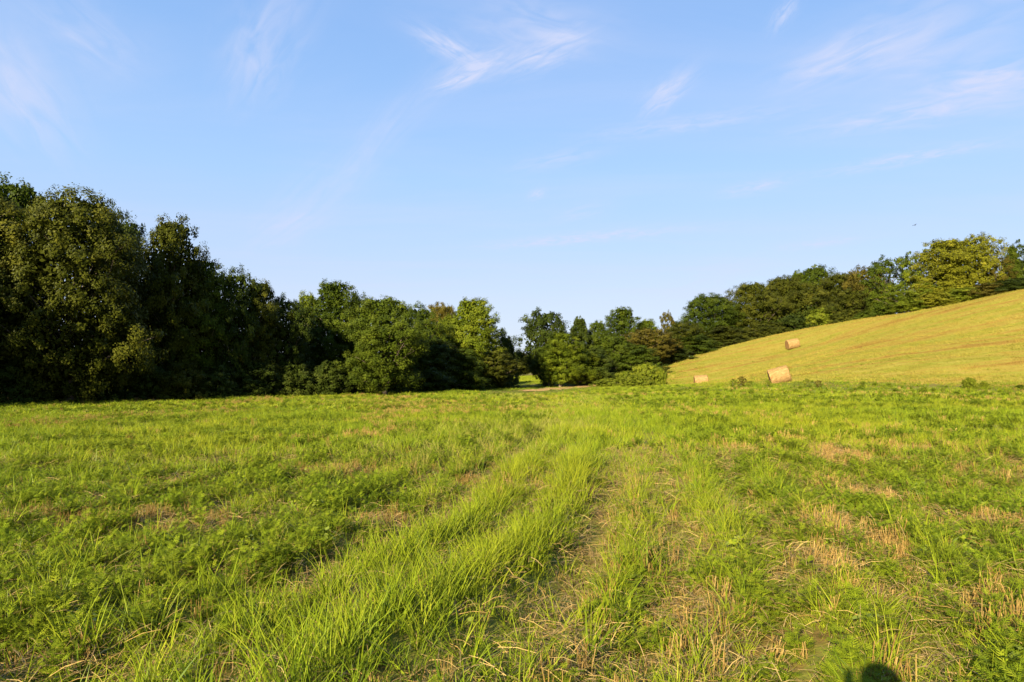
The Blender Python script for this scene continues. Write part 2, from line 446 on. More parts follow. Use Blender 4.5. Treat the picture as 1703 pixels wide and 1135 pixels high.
ribbon('wheel_rut_path', [(p.x, p.y) for p in [on_ground(*q_) for q_ in ((925, 676), (916, 668), (908, 661), (897, 655))]], .5, M['path'], lift=.02, seed=9, step=.3)

# ------------------------------------------------------------------ trees
def orient(nrm, rg):
    """two in-plane axes for each normal, spun at random"""
    n = nrm / np.linalg.norm(nrm, axis=1, keepdims=True)
    r = rg.normal(size=n.shape)
    a = np.cross(n, r); a /= np.linalg.norm(a, axis=1, keepdims=True) + 1e-9
    return n, a, np.cross(n, a)

def leaf_quads(P, nrm, size, rg, aspect=.62, fold=.16):
    n, a, b = orient(nrm, rg)
    s = size[:, None]
    v0 = P - a * s * .5
    v2 = P + a * s * .5 - n * s * fold * .8
    v1 = P + b * s * aspect * .5 - n * s * fold
    v3 = P - b * s * aspect * .5 - n * s * fold
    V = np.stack([v0, v1, v2, v3], 1).reshape(-1, 3)
    return V, np.arange(len(P) * 4).reshape(-1, 4)

def tubes(lines, sides=6):
    V, Q, base = [], [], 0
    for pts, rad in lines:
        pts = np.asarray(pts, float); n = len(pts)
        t = np.gradient(pts, axis=0); t /= np.linalg.norm(t, axis=1, keepdims=True) + 1e-9
        ref = np.where(np.abs(t[:, 2:3]) < .9, np.array([[0, 0, 1.0]]), np.array([[1.0, 0, 0]]))
        a = np.cross(t, ref); a /= np.linalg.norm(a, axis=1, keepdims=True) + 1e-9
        b = np.cross(t, a)
        th = np.arange(sides) / sides * 2 * math.pi
        ring = pts[:, None] + (a[:, None] * np.cos(th)[None, :, None] + b[:, None] * np.sin(th)[None, :, None]) * np.asarray(rad)[:, None, None]
        V.append(ring.reshape(-1, 3))
        ii = base + np.arange(n * sides).reshape(n, sides)
        Q.append(np.stack([ii[:-1], np.roll(ii[:-1], -1, 1), np.roll(ii[1:], -1, 1), ii[1:]], -1).reshape(-1, 4))
        base += n * sides
    return np.concatenate(V), np.concatenate(Q)

PROFILE = {
    'broad': lambda t: np.sqrt(np.clip(1 - ((t - .42) / .58) ** 2, 0, 1)) * np.where(t < .42, 1 - .25 * ((.42 - t) / .42) ** 2, 1),
    'oval': lambda t: np.sqrt(np.clip(1 - ((t - .40) / .60) ** 2, 0, 1)) ** 1.1,
    'cone': lambda t: np.clip(1 - t, 0, 1) ** .62 * np.clip(.55 + t * 3.0, 0, 1),
    'round': lambda t: np.sqrt(np.clip(1 - ((t - .5) / .5) ** 2, 0, 1)) ** .9,
    'layer': lambda t: np.clip(1 - t, 0, 1) ** .5 * np.clip(.8 + t, 0, 1),
    'open': lambda t: np.sqrt(np.clip(1 - ((t - .58) / .45) ** 2, 0, 1)) * .9 + .1 * (t < .2),
    'bush': lambda t: np.sqrt(np.clip(1 - t ** 2, 0, 1)),
}

def make_tree_meshes(kind, seed, Ht, Rd, zb, ncl, rc, nleaf, lsize, flat=.85, upness=.55, lobe=.28, inner=.12, jag=.10):
    rg = np.random.default_rng(seed)
    prof = PROFILE[kind]
    ph = rg.uniform(0, 6.28, 6); kk = rg.integers(2, 5, 3)
    # bough centres on a lobed shell
    n_try = ncl * 6
    t = rg.uniform(.0, 1, n_try) ** .9
    az = rg.uniform(0, 2 * math.pi, n_try)
    keep = rg.uniform(size=n_try) < (prof(t) + .25) / 1.25
    t, az = t[keep][:ncl * 3], az[keep][:ncl * 3]
    lob = 1 + lobe * (np.sin(az * kk[0] + ph[0] + 3 * t) * .5 + np.sin(az * kk[1] + ph[1] - 5 * t) * .5) + lobe * .5 * np.sin(t * 11 + ph[2] + az)
    rr = rg.uniform(.55, 1.0, len(t)) ** .6
    shell_r = Rd * prof(t) * lob * rr
    C = np.stack([np.cos(az) * shell_r, np.sin(az) * shell_r, zb + (Ht - zb) * (t * .97)], 1)
    C[:, 2] += rg.normal(0, jag * rc, len(C))
    # thin out crowded boughs
    order = rg.permutation(len(C)); sel = []
    for i in order:
        if len(sel) >= ncl: break
        if all(((C[i] - C[j]) ** 2).sum() > (rc * .98) ** 2 for j in sel): sel.append(i)
    C = C[sel]; tcl = (C[:, 2] - zb) / (Ht - zb)
    m = len(C)
    spur = (rg.uniform(size=m) < .16) & (tcl < .8)
    ctr = np.array([0, 0, zb + (Ht - zb) * .45])
    C[spur] = ctr + (C[spur] - ctr) * rg.uniform(1.05, 1.14, (spur.sum(), 1))
    crad = rc * np.where(spur, .7, 1) * rg.uniform(.65, 1.3, m) * np.where(tcl > .85, .75, 1)
    cnt = np.maximum(20, (nleaf / m * (crad / crad.mean()) ** 1.6)).astype(int)
    ci = np.repeat(np.arange(m), cnt); n = len(ci)
    # several sprigs within a bough, so its edge is ragged
    ns = 7
    sprig = rg.normal(size=(m, ns, 3)); sprig /= np.linalg.norm(sprig, axis=2, keepdims=True)
    sprig *= rg.uniform(.35, 1.15, (m, ns, 1))
    si = rg.integers(0, ns, n)
    d = sprig[ci, si] * .74 + np.clip(rg.normal(size=(n, 3)), -1.7, 1.7) * .22
    d[:, 2] *= flat
    P = C[ci] + d * crad[ci][:, None]
    out = np.stack([C[:, 0], C[:, 1], (C[:, 2] - (zb + Ht) * .45) * .5], 1)[ci]
    out /= np.linalg.norm(out, axis=1, keepdims=True) + 1e-6
    dn = d / (np.linalg.norm(d, axis=1, keepdims=True) + 1e-6)
    nrm = dn * .85 + out * .55 + np.array([0, 0, upness * .8]) + rg.normal(size=(n, 3)) * .42
    sz = lsize * rg.uniform(.65, 1.35, n)
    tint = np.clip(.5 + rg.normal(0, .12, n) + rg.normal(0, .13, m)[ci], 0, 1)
    # leaves deeper inside the crown, tinted darker to paint shade into its gaps
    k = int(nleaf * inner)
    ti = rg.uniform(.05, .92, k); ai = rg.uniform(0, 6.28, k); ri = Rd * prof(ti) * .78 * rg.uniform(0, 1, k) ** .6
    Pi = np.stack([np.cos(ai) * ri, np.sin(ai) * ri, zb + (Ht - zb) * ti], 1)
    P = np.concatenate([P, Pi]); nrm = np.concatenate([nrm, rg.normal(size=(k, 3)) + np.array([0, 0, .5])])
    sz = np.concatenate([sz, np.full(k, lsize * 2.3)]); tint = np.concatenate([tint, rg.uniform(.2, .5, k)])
    good = P[:, 2] > .03
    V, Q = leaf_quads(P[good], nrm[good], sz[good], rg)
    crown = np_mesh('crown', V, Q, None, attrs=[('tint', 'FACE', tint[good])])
    # trunk and limbs
    lines = []
    zt = Ht * (.55 if kind in ('open',) else .8)
    zz = np.linspace(-.3, zt, 9)
    wob = np.cumsum(rg.normal(0, Ht * .008, (9, 2)), 0); wob[:2] *= .3
    tr = Ht * .021
    tp = np.stack([wob[:, 0], wob[:, 1], zz], 1)
    trad = tr * (1 - .78 * np.linspace(0, 1, 9)); trad[0] *= 1.5
    lines.append((tp, trad))
    pick = rg.permutation(m)[:min(m, 34)]
    for i in pick:
        c = C[i]
        zs = np.clip(c[2] - np.hypot(c[0], c[1]) * rg.uniform(.5, .95), Ht * .10, zt * .97)
        s0 = np.array([np.interp(zs, zz, tp[:, 0]), np.interp(zs, zz, tp[:, 1]), zs])
        mid_ = (s0 + c) / 2 + rg.normal(0, .06, 3) * np.linalg.norm(c - s0) + np.array([0, 0, .08 * np.linalg.norm(c - s0)])
        uu = np.linspace(0, 1, 5)[:, None]
        pts = (1 - uu) ** 2 * s0 + 2 * uu * (1 - uu) * mid_ + uu ** 2 * c
        r0 = np.interp(zs, zz, trad) * rg.uniform(.3, .5)
        lines.append((pts, np.linspace(r0, r0 * .22, 5)))
    V, Q = tubes(lines, 6)
    trunk = np_mesh('trunk', V, Q, M['bark'], smooth=True)
    return crown, trunk, Ht, Rd

PROTO = {}
def proto(key, *a, **k): PROTO[key] = make_tree_meshes(*a, **k)
proto('broad0', 'broad', 11, 16, 6.2, 1.0, 190, 1.25, 56000, .20, inner=.16)
proto('broad1', 'broad', 23, 16, 5.6, 1.0, 185, 1.25, 54000, .20, lobe=.36, inner=.16)
proto('oval0', 'oval', 31, 14, 3.9, .7, 135, 1.05, 36000, .19, lobe=.34, inner=.15)
proto('oval1', 'oval', 37, 14, 4.2, .7, 135, 1.10, 36000, .19, lobe=.30, flat=.8, inner=.15)
proto('cone0', 'cone', 41, 12, 3.4, .6, 105, .90, 22000, .20, lobe=.22)
proto('round0', 'round', 53, 12, 4.4, 1.6, 110, 1.05, 24000, .21, lobe=.26)
proto('round1', 'round', 59, 12, 4.4, 1.0, 105, 1.15, 24000, .21, lobe=.34)
proto('layer0', 'layer', 61, 9, 3.8, .3, 110, 1.05, 22000, .19, flat=.72, upness=.6, lobe=.34)
proto('open0', 'open', 71, 10, 4.6, .8, 70, .95, 17000, .19, flat=.75, lobe=.45, inner=.03)
proto('open1', 'open', 73, 10, 4.2, .6, 80, .95, 18000, .19, flat=.8, lobe=.4, inner=.05)
proto('bush0', 'bush', 81, 5, 2.6, .15, 75, .65, 11000, .17, lobe=.3, inner=.2)
proto('bush1', 'bush', 83, 5, 2.6, .1, 70, .70, 11000, .17, lobe=.36, inner=.2)
proto('thicket0', 'bush', 91, 2.6, 2.4, .05, 110, .36, 12000, .12, lobe=.3, inner=.2, upness=.9)
proto('weed0', 'oval', 95, 1.1, .38, .1, 28, .14, 900, .075, lobe=.5, inner=.05)

def plant(name, px, ytop, hw, depth, pk, fol, label, cat, group, rz=None, wy=None, top=None):
    crown, trunk, Ht, Rd = PROTO[pk]
    tp = at(px, ytop, depth)
    z0 = Hs(tp.x, depth)
    h = tp.z - z0
    root = empty(name, (tp.x, depth, z0), random.uniform(0, 6.28) if rz is None else rz)
    w = hw / F_PX * depth / Rd / .96
    root.scale = (w, w if wy is None else wy, h / Ht)
    o = link('trunk', trunk, None, root)
    c = link('crown', crown, None, root)
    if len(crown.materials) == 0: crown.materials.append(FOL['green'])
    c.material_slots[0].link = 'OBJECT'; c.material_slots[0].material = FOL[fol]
    tag(root, label, cat, group)
    return root

GL, GC, GR = 'trees along the left wood edge', 'trees at the far end of the field', 'trees behind the crest of the hill'
T = 'deciduous_tree'
LEFT = [
    (-75, 300, 130, 45, 'broad1', 'olive', 'big olive tree cut by the left edge of the photo'),
    (28, 284, 66, 52, 'oval1', 'green', 'tallest tree tip at the far left, thin leafy top against the sky'),
    (128, 312, 112, 47, 'broad0', 'olive', 'huge broad olive tree, widest crown of the left wood edge'),
    (200, 350, 52, 56, 'round1', 'dark', 'dark rounded tree just right of the huge olive tree'),
    (287, 350, 56, 55, 'oval1', 'olive', 'pointed leafy tree standing proud right of the notch of sky'),
    (262, 450, 50, 56, 'broad1', 'dark', 'lower dark tree in front of the pointed leafy tree'),
    (335, 420, 48, 57, 'oval0', 'green', 'tree with a yellowish patch on the right shoulder of the pointed tree'),
    (390, 445, 42, 58, 'round1', 'dark', 'dark tree halfway down the slope of left treetops, bushy top'),
    (432, 458, 40, 60, 'oval1', 'olive', 'narrow tree with a small dark spire in the left treetop slope'),
    (478, 492, 40, 62, 'round0', 'dark', 'low dark tree at the dip before the round topped tree'),
    (556, 460, 46, 72, 'oval0', 'green', 'round topped tree rising above its neighbours left of centre'),
    (512, 480, 26, 75, 'oval1', 'lime', 'slim light green tree at the left shoulder of the round topped tree'),
    (596, 490, 30, 73, 'round1', 'green', 'middling green tree between the round topped and drooping trees'),
    (640, 488, 62, 61, 'broad1', 'green', 'bright green spreading tree with boughs drooping almost to the grass'),
    (695, 506, 38, 72, 'round1', 'green', 'flat topped green tree right of the drooping tree'),
    (735, 501, 40, 90, 'broad0', 'brown', 'reddish brown treetop behind the left wood, before the lime tree'),
    (750, 520, 30, 80, 'oval1', 'lime', 'small lime treetop at the left of the tall lime tree'),
    (785, 490, 46, 77, 'oval0', 'lime', 'tall lime green tree lit by sun near the gap'),
    (722, 558, 56, 71, 'layer0', 'dark', 'dark tree with flat layered boughs below the brown treetop'),
    (775, 575, 42, 73, 'layer0', 'green', 'layered green tree under the tall lime tree'),
    (825, 540, 24, 86, 'open1', 'dark', 'thin dark crown with sky holes right of the tall lime tree'),
    (815, 580, 40, 76, 'round0', 'olive', 'bushy rounded tree ending the left wood at the gap'),
    (842, 556, 17, 88, 'oval0', 'dark', 'narrow dark tree on the left side of the gap'),
]
CENT = [
    (906, 514, 42, 94, 'round0', 'dark', 'dark domed tree on the right of the gap, trunk in view'),
    (932, 548, 34, 91, 'oval1', 'lime', 'lighter green tree overlapping the dark domed tree'),
    (912, 572, 24, 91, 'round1', 'green', 'low green boughs of a small tree below the dark dome'),
    (964, 523, 20, 101, 'oval0', 'dark', 'narrow dark tower of a tree right of the dome'),
    (994, 530, 22, 103, 'oval1', 'green', 'light topped tree right of the dark tower tree'),
    (960, 580, 32, 93, 'round1', 'lime', 'low spreading lime tree beside the dirt path'),
    (1036, 507, 30, 112, 'oval0', 'green', 'twin topped tree standing highest between gap and hill'),
    (1018, 555, 38, 101, 'round1', 'green', 'plump green tree in front of the twin topped tree'),
    (992, 575, 36, 95, 'layer0', 'dark', 'dark low tree with drooping sprays beside the thicket'),
    (1076, 528, 22, 116, 'oval1', 'lime', 'small pale treetop right of the twin topped tree'),
    (1080, 545, 42, 106, 'round0', 'brown', 'reddish brown rounded tree above the thicket'),
    (1110, 517, 15, 122, 'open1', 'brown', 'spindly reddish treetop with holes against the sky'),
    (1136, 535, 34, 116, 'round1', 'olive', 'olive tree right of the spindly reddish treetop'),
    (1062, 570, 42, 99, 'layer0', 'green', 'dark green layered tree rising just behind the thicket'),
    (1110, 568, 46, 110, 'layer0', 'dark', 'layered dark tree at the lowest end of the hill crest'),
    (1158, 555, 46, 114, 'layer0', 'green', 'second layered tree up the hill crest, dark flat boughs'),
    (1205, 540, 44, 120, 'layer0', 'olive', 'third layered tree up the hill crest'),
    (1180, 487, 52, 132, 'broad0', 'green', 'large green domed tree above the layered trees'),
    (1213, 494, 12, 138, 'oval0', 'dark', 'tiny separate treetop right of the large green dome'),
]
RIGHT = [
    (1252, 466, 44, 134, 'broad1', 'olive', 'olive domed tree starting the dark band on the hill'),
    (1302, 457, 46, 138, 'broad0', 'olive', 'wide olive tree second in the dark band on the hill'),
    (1328, 446, 22, 147, 'oval0', 'green', 'small green treetop peeping above the wide olive tree'),
    (1356, 437, 38, 145, 'oval1', 'green', 'bright green tall top in the middle of the hill trees'),
    (1345, 480, 44, 132, 'round0', 'olive', 'rounded olive tree below the bright green top'),
    (1400, 450, 44, 138, 'broad1', 'olive', 'brownish olive tree right of the bright green top'),
    (1440, 443, 38, 130, 'round1', 'brown', 'russet tinged tree left of the airy yellow green trees'),
    (1420, 480, 34, 120, 'round0', 'olive', 'smaller dull olive tree beneath the russet tinged tree'),
    (1232, 548, 38, 121, 'bush0', 'olive', 'bushy young tree behind the crest below the olive dome'),
    (1280, 535, 36, 122, 'bush1', 'olive', 'bushy young tree behind the crest above the farthest bale'),
    (1322, 523, 32, 122, 'bush0', 'dark', 'dark young tree between bushy ones on the crest'),
    (1362, 512, 26, 121, 'bush1', 'weedy', 'pale green young tree standing out along the crest'),
    (1405, 515, 28, 118, 'bush0', 'olive', 'low scrubby tree right of the pale young tree'),
    (1465, 501, 22, 112, 'bush1', 'green', 'fresh green round bush left of the shaded patch of hill'),
    (1436, 518, 20, 114, 'bush0', 'green', 'small low green bush beside the fresh round one'),
    (1480, 425, 42, 113, 'open1', 'green', 'airy green tree with feathery top left of the yellow trees'),
    (1500, 470, 40, 102, 'open0', 'lime', 'loose lime tree by the shaded patch on the hill'),
    (1528, 418, 38, 109, 'open0', 'lime', 'thin lime tree with an open top left of the yellow trees'),
    (1572, 393, 46, 104, 'oval1', 'yellow', 'yellow green tree, left one of the two tallest on the hill'),
    (1620, 390, 40, 103, 'round1', 'yellow', 'golden rounded tree, right one of the two tallest on the hill'),
    (1655, 425, 26, 102, 'open1', 'brown', 'browning thin tree on the right flank of the golden tree'),
    (1682, 404, 22, 105, 'cone0', 'green', 'green cone shaped tree near the right edge'),
    (1706, 398, 30, 114, 'open0', 'green', 'grey green airy tree behind the cone shaped tree'),
    (1745, 400, 45, 104, 'round0', 'dark', 'dark tree cut by the right edge of the photo'),
    (1512, 495, 28, 98, 'bush1', 'lime', 'bush with a dark foot right of the shaded patch'),
    (1552, 485, 32, 97, 'bush0', 'yellow', 'yellowish bush under the left yellow tree'),
    (1600, 478, 32, 96, 'bush1', 'weedy', 'low green bush under the golden tree'),
    (1645, 470, 32, 94, 'bush0', 'brown', 'brownish bush at the crest under the browning tree'),
    (1690, 462, 34, 92, 'bush1', 'dark', 'dark low bush at the crest by the right edge'),
]
for g, rows in ((GL, LEFT), (GC, CENT), (GR, RIGHT)):
    for (px, yt, hw, d, pk, fo, lb) in rows:
        bush = pk.startswith('bush')
        plant('bush' if bush else T, px, yt, hw, d, pk, fo, lb, 'bush' if bush else 'tree', ('bushes along the hill crest' if bush else g))

# trees of the same wood that stand out of the frame on the left: their shade falls on the rest
for (x, y, h, w, pk, lb) in ((-42.5, 30, 16, 1.0, 'broad0', 'olive tree of the left wood next outside the frame'), (-48, 19, 16, 1.0, 'broad1', 'second olive tree outside the frame on the left'),
                             (-58, 8, 15, 1.0, 'broad0', 'third olive tree outside the frame on the left, beside the photographer'), (-50, 41, 17, 1.0, 'broad1', 'olive tree behind the one cut by the left edge')):
    crown, trunk, Ht, Rd = PROTO[pk]
    r_ = empty(T, (x, y, Hs(x, y)), random.uniform(0, 6)); r_.scale = (w, w, h / Ht)
    link('trunk', trunk, None, r_); c = link('crown', crown, None, r_)
    c.material_slots[0].link = 'OBJECT'; c.material_slots[0].material = FOL['olive']
    tag(r_, lb, 'tree', GL)

# undergrowth at the foot of the left wood, its shade painted with dark leaf colours
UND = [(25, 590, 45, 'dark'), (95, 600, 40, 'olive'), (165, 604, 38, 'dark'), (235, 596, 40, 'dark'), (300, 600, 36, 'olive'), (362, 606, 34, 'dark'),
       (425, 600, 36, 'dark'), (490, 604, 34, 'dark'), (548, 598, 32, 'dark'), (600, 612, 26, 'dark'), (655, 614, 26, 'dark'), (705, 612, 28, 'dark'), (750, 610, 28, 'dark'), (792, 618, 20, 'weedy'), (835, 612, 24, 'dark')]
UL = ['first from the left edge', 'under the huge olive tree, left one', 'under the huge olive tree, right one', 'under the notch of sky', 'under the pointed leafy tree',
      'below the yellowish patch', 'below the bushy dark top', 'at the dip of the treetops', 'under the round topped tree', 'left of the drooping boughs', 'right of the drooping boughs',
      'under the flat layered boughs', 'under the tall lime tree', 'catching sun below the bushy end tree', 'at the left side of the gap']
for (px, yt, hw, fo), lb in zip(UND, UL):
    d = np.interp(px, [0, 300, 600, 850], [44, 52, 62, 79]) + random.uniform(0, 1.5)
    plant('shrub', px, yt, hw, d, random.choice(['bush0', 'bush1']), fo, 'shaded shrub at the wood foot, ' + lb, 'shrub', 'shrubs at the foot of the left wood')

# the wood's own dim interior, leaf upon leaf, that closes the view between the trunks
def understorey(name, line, depth, height, n, mat, label, seed):
    rg = np.random.default_rng(seed)
    line = np.array(line, float); seg = np.hypot(*np.diff(line[:, :2], axis=0).T); t = np.concatenate([[0], np.cumsum(seg)])
    u = rg.uniform(0, t[-1], n); x = np.interp(u, t, line[:, 0]); y = np.interp(u, t, line[:, 1])
    x = x + rg.normal(0, depth * .4, n); y = y + rg.normal(0, depth * .4, n)
    top = height * (.55 + .7 * fbm(x * .35, y * .35, seed, 2))
    z = H(x, y) + top * rg.uniform(0, 1, n) ** .9
    P = np.stack([x, y, z], 1)
    V, Q = leaf_quads(P, rg.normal(size=(n, 3)) + np.array([0, 0, .8]), rg.uniform(.22, .48, n), rg)
    o = link(name, np_mesh(name, V, Q, mat, attrs=[('tint', 'FACE', rg.uniform(.1, .7, n))]))
    tag(o, label, 'undergrowth', kind='stuff')
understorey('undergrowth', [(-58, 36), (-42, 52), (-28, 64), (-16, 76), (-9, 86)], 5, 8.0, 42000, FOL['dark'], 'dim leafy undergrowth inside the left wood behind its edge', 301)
understorey('undergrowth', [(8, 108), (18, 112), (30, 124), (46, 134), (60, 124), (72, 112), (88, 112)], 4, 5.5, 30000, FOL['dark'], 'leafy undergrowth between the trees behind the hill crest', 302)
# weedy thicket where field, path and hill meet
for (px, yt, hw, d, lb) in ((1076, 604, 32, 81.5, 'tallest leafy clump of the thicket beside the mown hill'), (1098, 613, 13, 80, 'steep right end of the thicket against the mown grass'),
                            (1044, 617, 28, 83, 'middle clump of the green thicket'), (1012, 629, 26, 85, 'low left clump of the thicket beside the path'), (1060, 624, 30, 79, 'low front clump of the thicket facing the field')):
    plant('thicket_bush', px, yt, hw, d, 'thicket0', 'weedy', lb, 'bush', 'weedy thicket beside the hill')
# tall weeds along the foot of the hill
for (px, yt, hw, lb, fo) in ((1219, 630, 5, 'dark weed left of the brown weed at the hill foot', 'weedy'), (1233, 625, 7, 'tall brown weed between the two lower bales', 'brown'),
                             (1247, 633, 5, 'small weed midway to the big bale', 'weedy'), (1277, 631, 5, 'green weed hugging the left foot of the big bale', 'weedy'),
                             (1341, 629, 5, 'tall weed right of the big bale', 'weedy'), (1361, 632, 5, 'weed further right of the big bale', 'brown'),
                             (1612, 628, 12, 'leafy weed clump on the hill foot at the right', 'weedy'), (1636, 634, 8, 'smaller leafy weed beside the clump at the right', 'weedy'), (1697, 640, 8, 'weed at the right edge of the hill foot', 'green')):
    p = on_ground(px, 644)
    plant('weed_plant', px, yt, hw, p.y - 1.0, 'weed0' if hw < 8 else 'thicket0', fo, lb, 'weed', 'tall weeds along the foot of the hill')
# beyond the gap
for (px, yt, hw, d, pk, fo, lb) in ((862, 585, 26, 190, 'broad0', 'green', 'far tree seen through the gap beyond a sunny meadow'), (835, 578, 24, 185, 'broad1', 'dark', 'far dark tree at the left of the gap'),
                                    (885, 590, 24, 186, 'round0', 'olive', 'far tree half hidden behind the dark dome'), (915, 590, 24, 186, 'broad0', 'dark', 'far tree behind the low lime boughs')):
    plant(T, px, yt, hw, d, pk, fo, lb, 'tree', 'far trees beyond the gap')

# ------------------------------------------------------------------ hay bales
M['hay'] = noise_mat('hay', [(.30, (.11, .060, .020)), (.44, (.21, .128, .046)), (.56, (.27, .172, .068)), (.74, (.40, .28, .125))], 2.2, mapping=(1.6, 5, 5), detail=10, bump=1.0, bscale=14)
M['hay_end'] = noise_mat('hay_end', [(.3, (.10, .05, .018)), (.5, (.20, .11, .04)), (.75, (.32, .20, .08))], 9.0, detail=8, bump=1.0, bscale=22)
def make_bale():
    root = empty('hay_bale')
    rg = np.random.default_rng(5)
    rad, ln = .72, 1.62
    ns, nl = 56, 15
    th = np.arange(ns) / ns * 2 * math.pi
    xs = np.concatenate([[-ln / 2 + .0, -ln / 2 + .025], np.linspace(-ln / 2 + .09, ln / 2 - .09, nl), [ln / 2 - .025, ln / 2]])
    V = []
    for i, x in enumerate(xs):
        edge = min(i, len(xs) - 1 - i)
        base = rad - (.075 if edge == 0 else .030 if edge == 1 else 0)
        r_ = base + .022 * (fbm(th * 4 + x * 2, th * 0 + x * 3, 4, 3) - .5) + .008 * rg.normal(size=ns)
        r_ = r_ + .014 * math.sin(x * 22)                                   # net-wrap ridges
        z = np.sin(th) * r_; z = np.where(z < -rad * .90, -rad * .90 + (z + rad * .90) * .35, z)   # settled foot
        V.append(np.stack([np.full(ns, x), np.cos(th) * r_, z], 1))
    n = len(xs); ii = np.arange(n * ns).reshape(n, ns)
    Q = np.stack([ii[:-1], np.roll(ii[:-1], -1, 1), np.roll(ii[1:], -1, 1), ii[1:]], -1).reshape(-1, 4)
    link('roll', np_mesh('roll', np.concatenate(V), Q, M['hay'], smooth=True), None, root)
    for s in (-1, 1):                                                       # the two rolled ends, spiral layers in relief
        E = []
        nr = 16
        for k in range(nr):
            f = 1 - k / nr
            rr_ = (rad - .07) * f
            x = s * (ln / 2 - .012 + .030 * ((th / (2 * math.pi) + k * .5) % 1.0) + .012 * rg.normal(size=ns) * .6 - .05 * (k == nr - 1))
            z = np.sin(th) * rr_; z = np.where(z < -rad * .90, -rad * .90 + (z + rad * .90) * .35, z)
            E.append(np.stack([x if np.ndim(x) else np.full(ns, x), np.cos(th) * rr_, z], 1))
        jj = np.arange(nr * ns).reshape(nr, ns)
        Qe = np.stack([jj[:-1], np.roll(jj[:-1], -1, 1), np.roll(jj[1:], -1, 1), jj[1:]], -1).reshape(-1, 4)
        link('end_face', np_mesh('end_face', np.concatenate(E), Qe, M['hay_end'], smooth=False), None, root)
    lines = []
    for k in range(420):                                                    # loose straws lying on and poking from the roll
        a = rg.uniform(0, 6.28); x = rg.uniform(-ln / 2, ln / 2)
        p = np.array([x, math.cos(a) * (rad + .004), math.sin(a) * (rad + .004)])
        if p[2] < -rad * .85: continue
        d = np.array([rg.normal(0, .6), -math.sin(a) * rg.normal(), math.cos(a) * rg.normal()]) + np.array([0, math.cos(a), math.sin(a)]) * rg.uniform(.05, .7)
        d *= rg.uniform(.06, .2) / np.linalg.norm(d)
        lines.append((np.stack([p, p + d * .5, p + d + np.array([0, 0, -.02])]), [.006, .006, .003]))
    V, Q = tubes(lines, 3)
    o = link('loose_straw', np_mesh('loose_straw', V, Q, M['straw'], attrs=[('tint', 'FACE', rg.uniform(.3, 1, len(Q)))]), None, root)
    o['kind'] = 'stuff'
    return root
bale = make_bale()
def copy_tree(o, parent=None):
    c = o.copy(); col.objects.link(c); c.parent = parent
    for ch in list(o.children): copy_tree(ch, c)
    return c
BALES = [((1296, 637), -16, -16, 57, 'large round hay bale nearest the field, tilted on the hill foot'),
         ((1166, 640), -7, -5, 84, 'round hay bale left of the others, low at the hill foot'),
         ((1318, 578), 0, -10, 96, 'round hay bale alone highest up the mown hill')]
for i, ((px, py), yaw, tilt, dd, lb) in enumerate(BALES):
    b = bale if i == 0 else copy_tree(bale)
    x = at(px, py, dd).x
    z = Hs(x, dd)
    b.location = (x, dd, z + .66)
    b.rotation_euler = Euler((0, R(tilt), R(yaw)))
    tag(b, lb, 'hay bale', 'round hay bales on the mown hill')

# ------------------------------------------------------------------ bird
def make_bird():
    bm = bmesh.new()
    prof = [(-.20, .004), (-.14, .018), (-.05, .04), (.04, .048), (.11, .036), (.15, .030), (.18, .020), (.215, .002)]
    rings = []
    for (x, r_) in prof:
        rings.append([bm.verts.new((x, math.cos(a) * r_, math.sin(a) * r_ * .9)) for a in [k * math.pi / 4 for k in range(8)]])
    for a, b in zip(rings[:-1], rings[1:]):
        for k in range(8): bm.faces.new((a[k], a[(k + 1) % 8], b[(k + 1) % 8], b[k]))
    bm.faces.new(rings[0][::-1]); bm.faces.new(rings[-1])
    for s in (-1, 1):                                                       # wings raised in mid-beat, with thickness
        st = [(.0, .03, .02, .10), (.02, .18, .10, .10), (-.01, .34, .13, .075), (-.10, .52, .10, .015)]
        top = [(bm.verts.new((x + c, s * y, z + .006)), bm.verts.new((x - c, s * y, z + .006)), bm.verts.new((x + c, s * y, z - .006)), bm.verts.new((x - c, s * y, z - .006))) for (x, y, z, c) in st]
        for a, b in zip(top[:-1], top[1:]):
            for (i, j) in ((0, 1), (1, 3), (3, 2), (2, 0)):
                bm.faces.new((a[i], a[j], b[j], b[i]))
        bm.faces.new((top[-1][0], top[-1][1], top[-1][3], top[-1][2]))
    tl = [bm.verts.new(v) for v in ((-.17, -.02, .004), (-.17, .02, .004), (-.33, .07, .002), (-.33, -.07, .002), (-.17, -.02, -.004), (-.17, .02, -.004), (-.33, .07, -.004), (-.33, -.07, -.004))]
    for f in ((0, 1, 2, 3), (7, 6, 5, 4), (0, 4, 5, 1), (1, 5, 6, 2), (2, 6, 7, 3), (3, 7, 4, 0)): bm.faces.new([tl[i] for i in f])
    bmesh.ops.recalc_face_normals(bm, faces=bm.faces)
    me = bpy.data.meshes.new('bird'); bm.to_mesh(me); bm.free()
    m = noise_mat('feathers', [(.3, (.03, .028, .03)), (.7, (.07, .065, .06))], 6)
    o = link('bird', me, m)
    o.location = at(1521, 375, 130)
    o.rotation_euler = (R(8), R(-6), R(200))
    tag(o, 'small dark bird flying in the sky above the golden trees', 'bird')
make_bird()

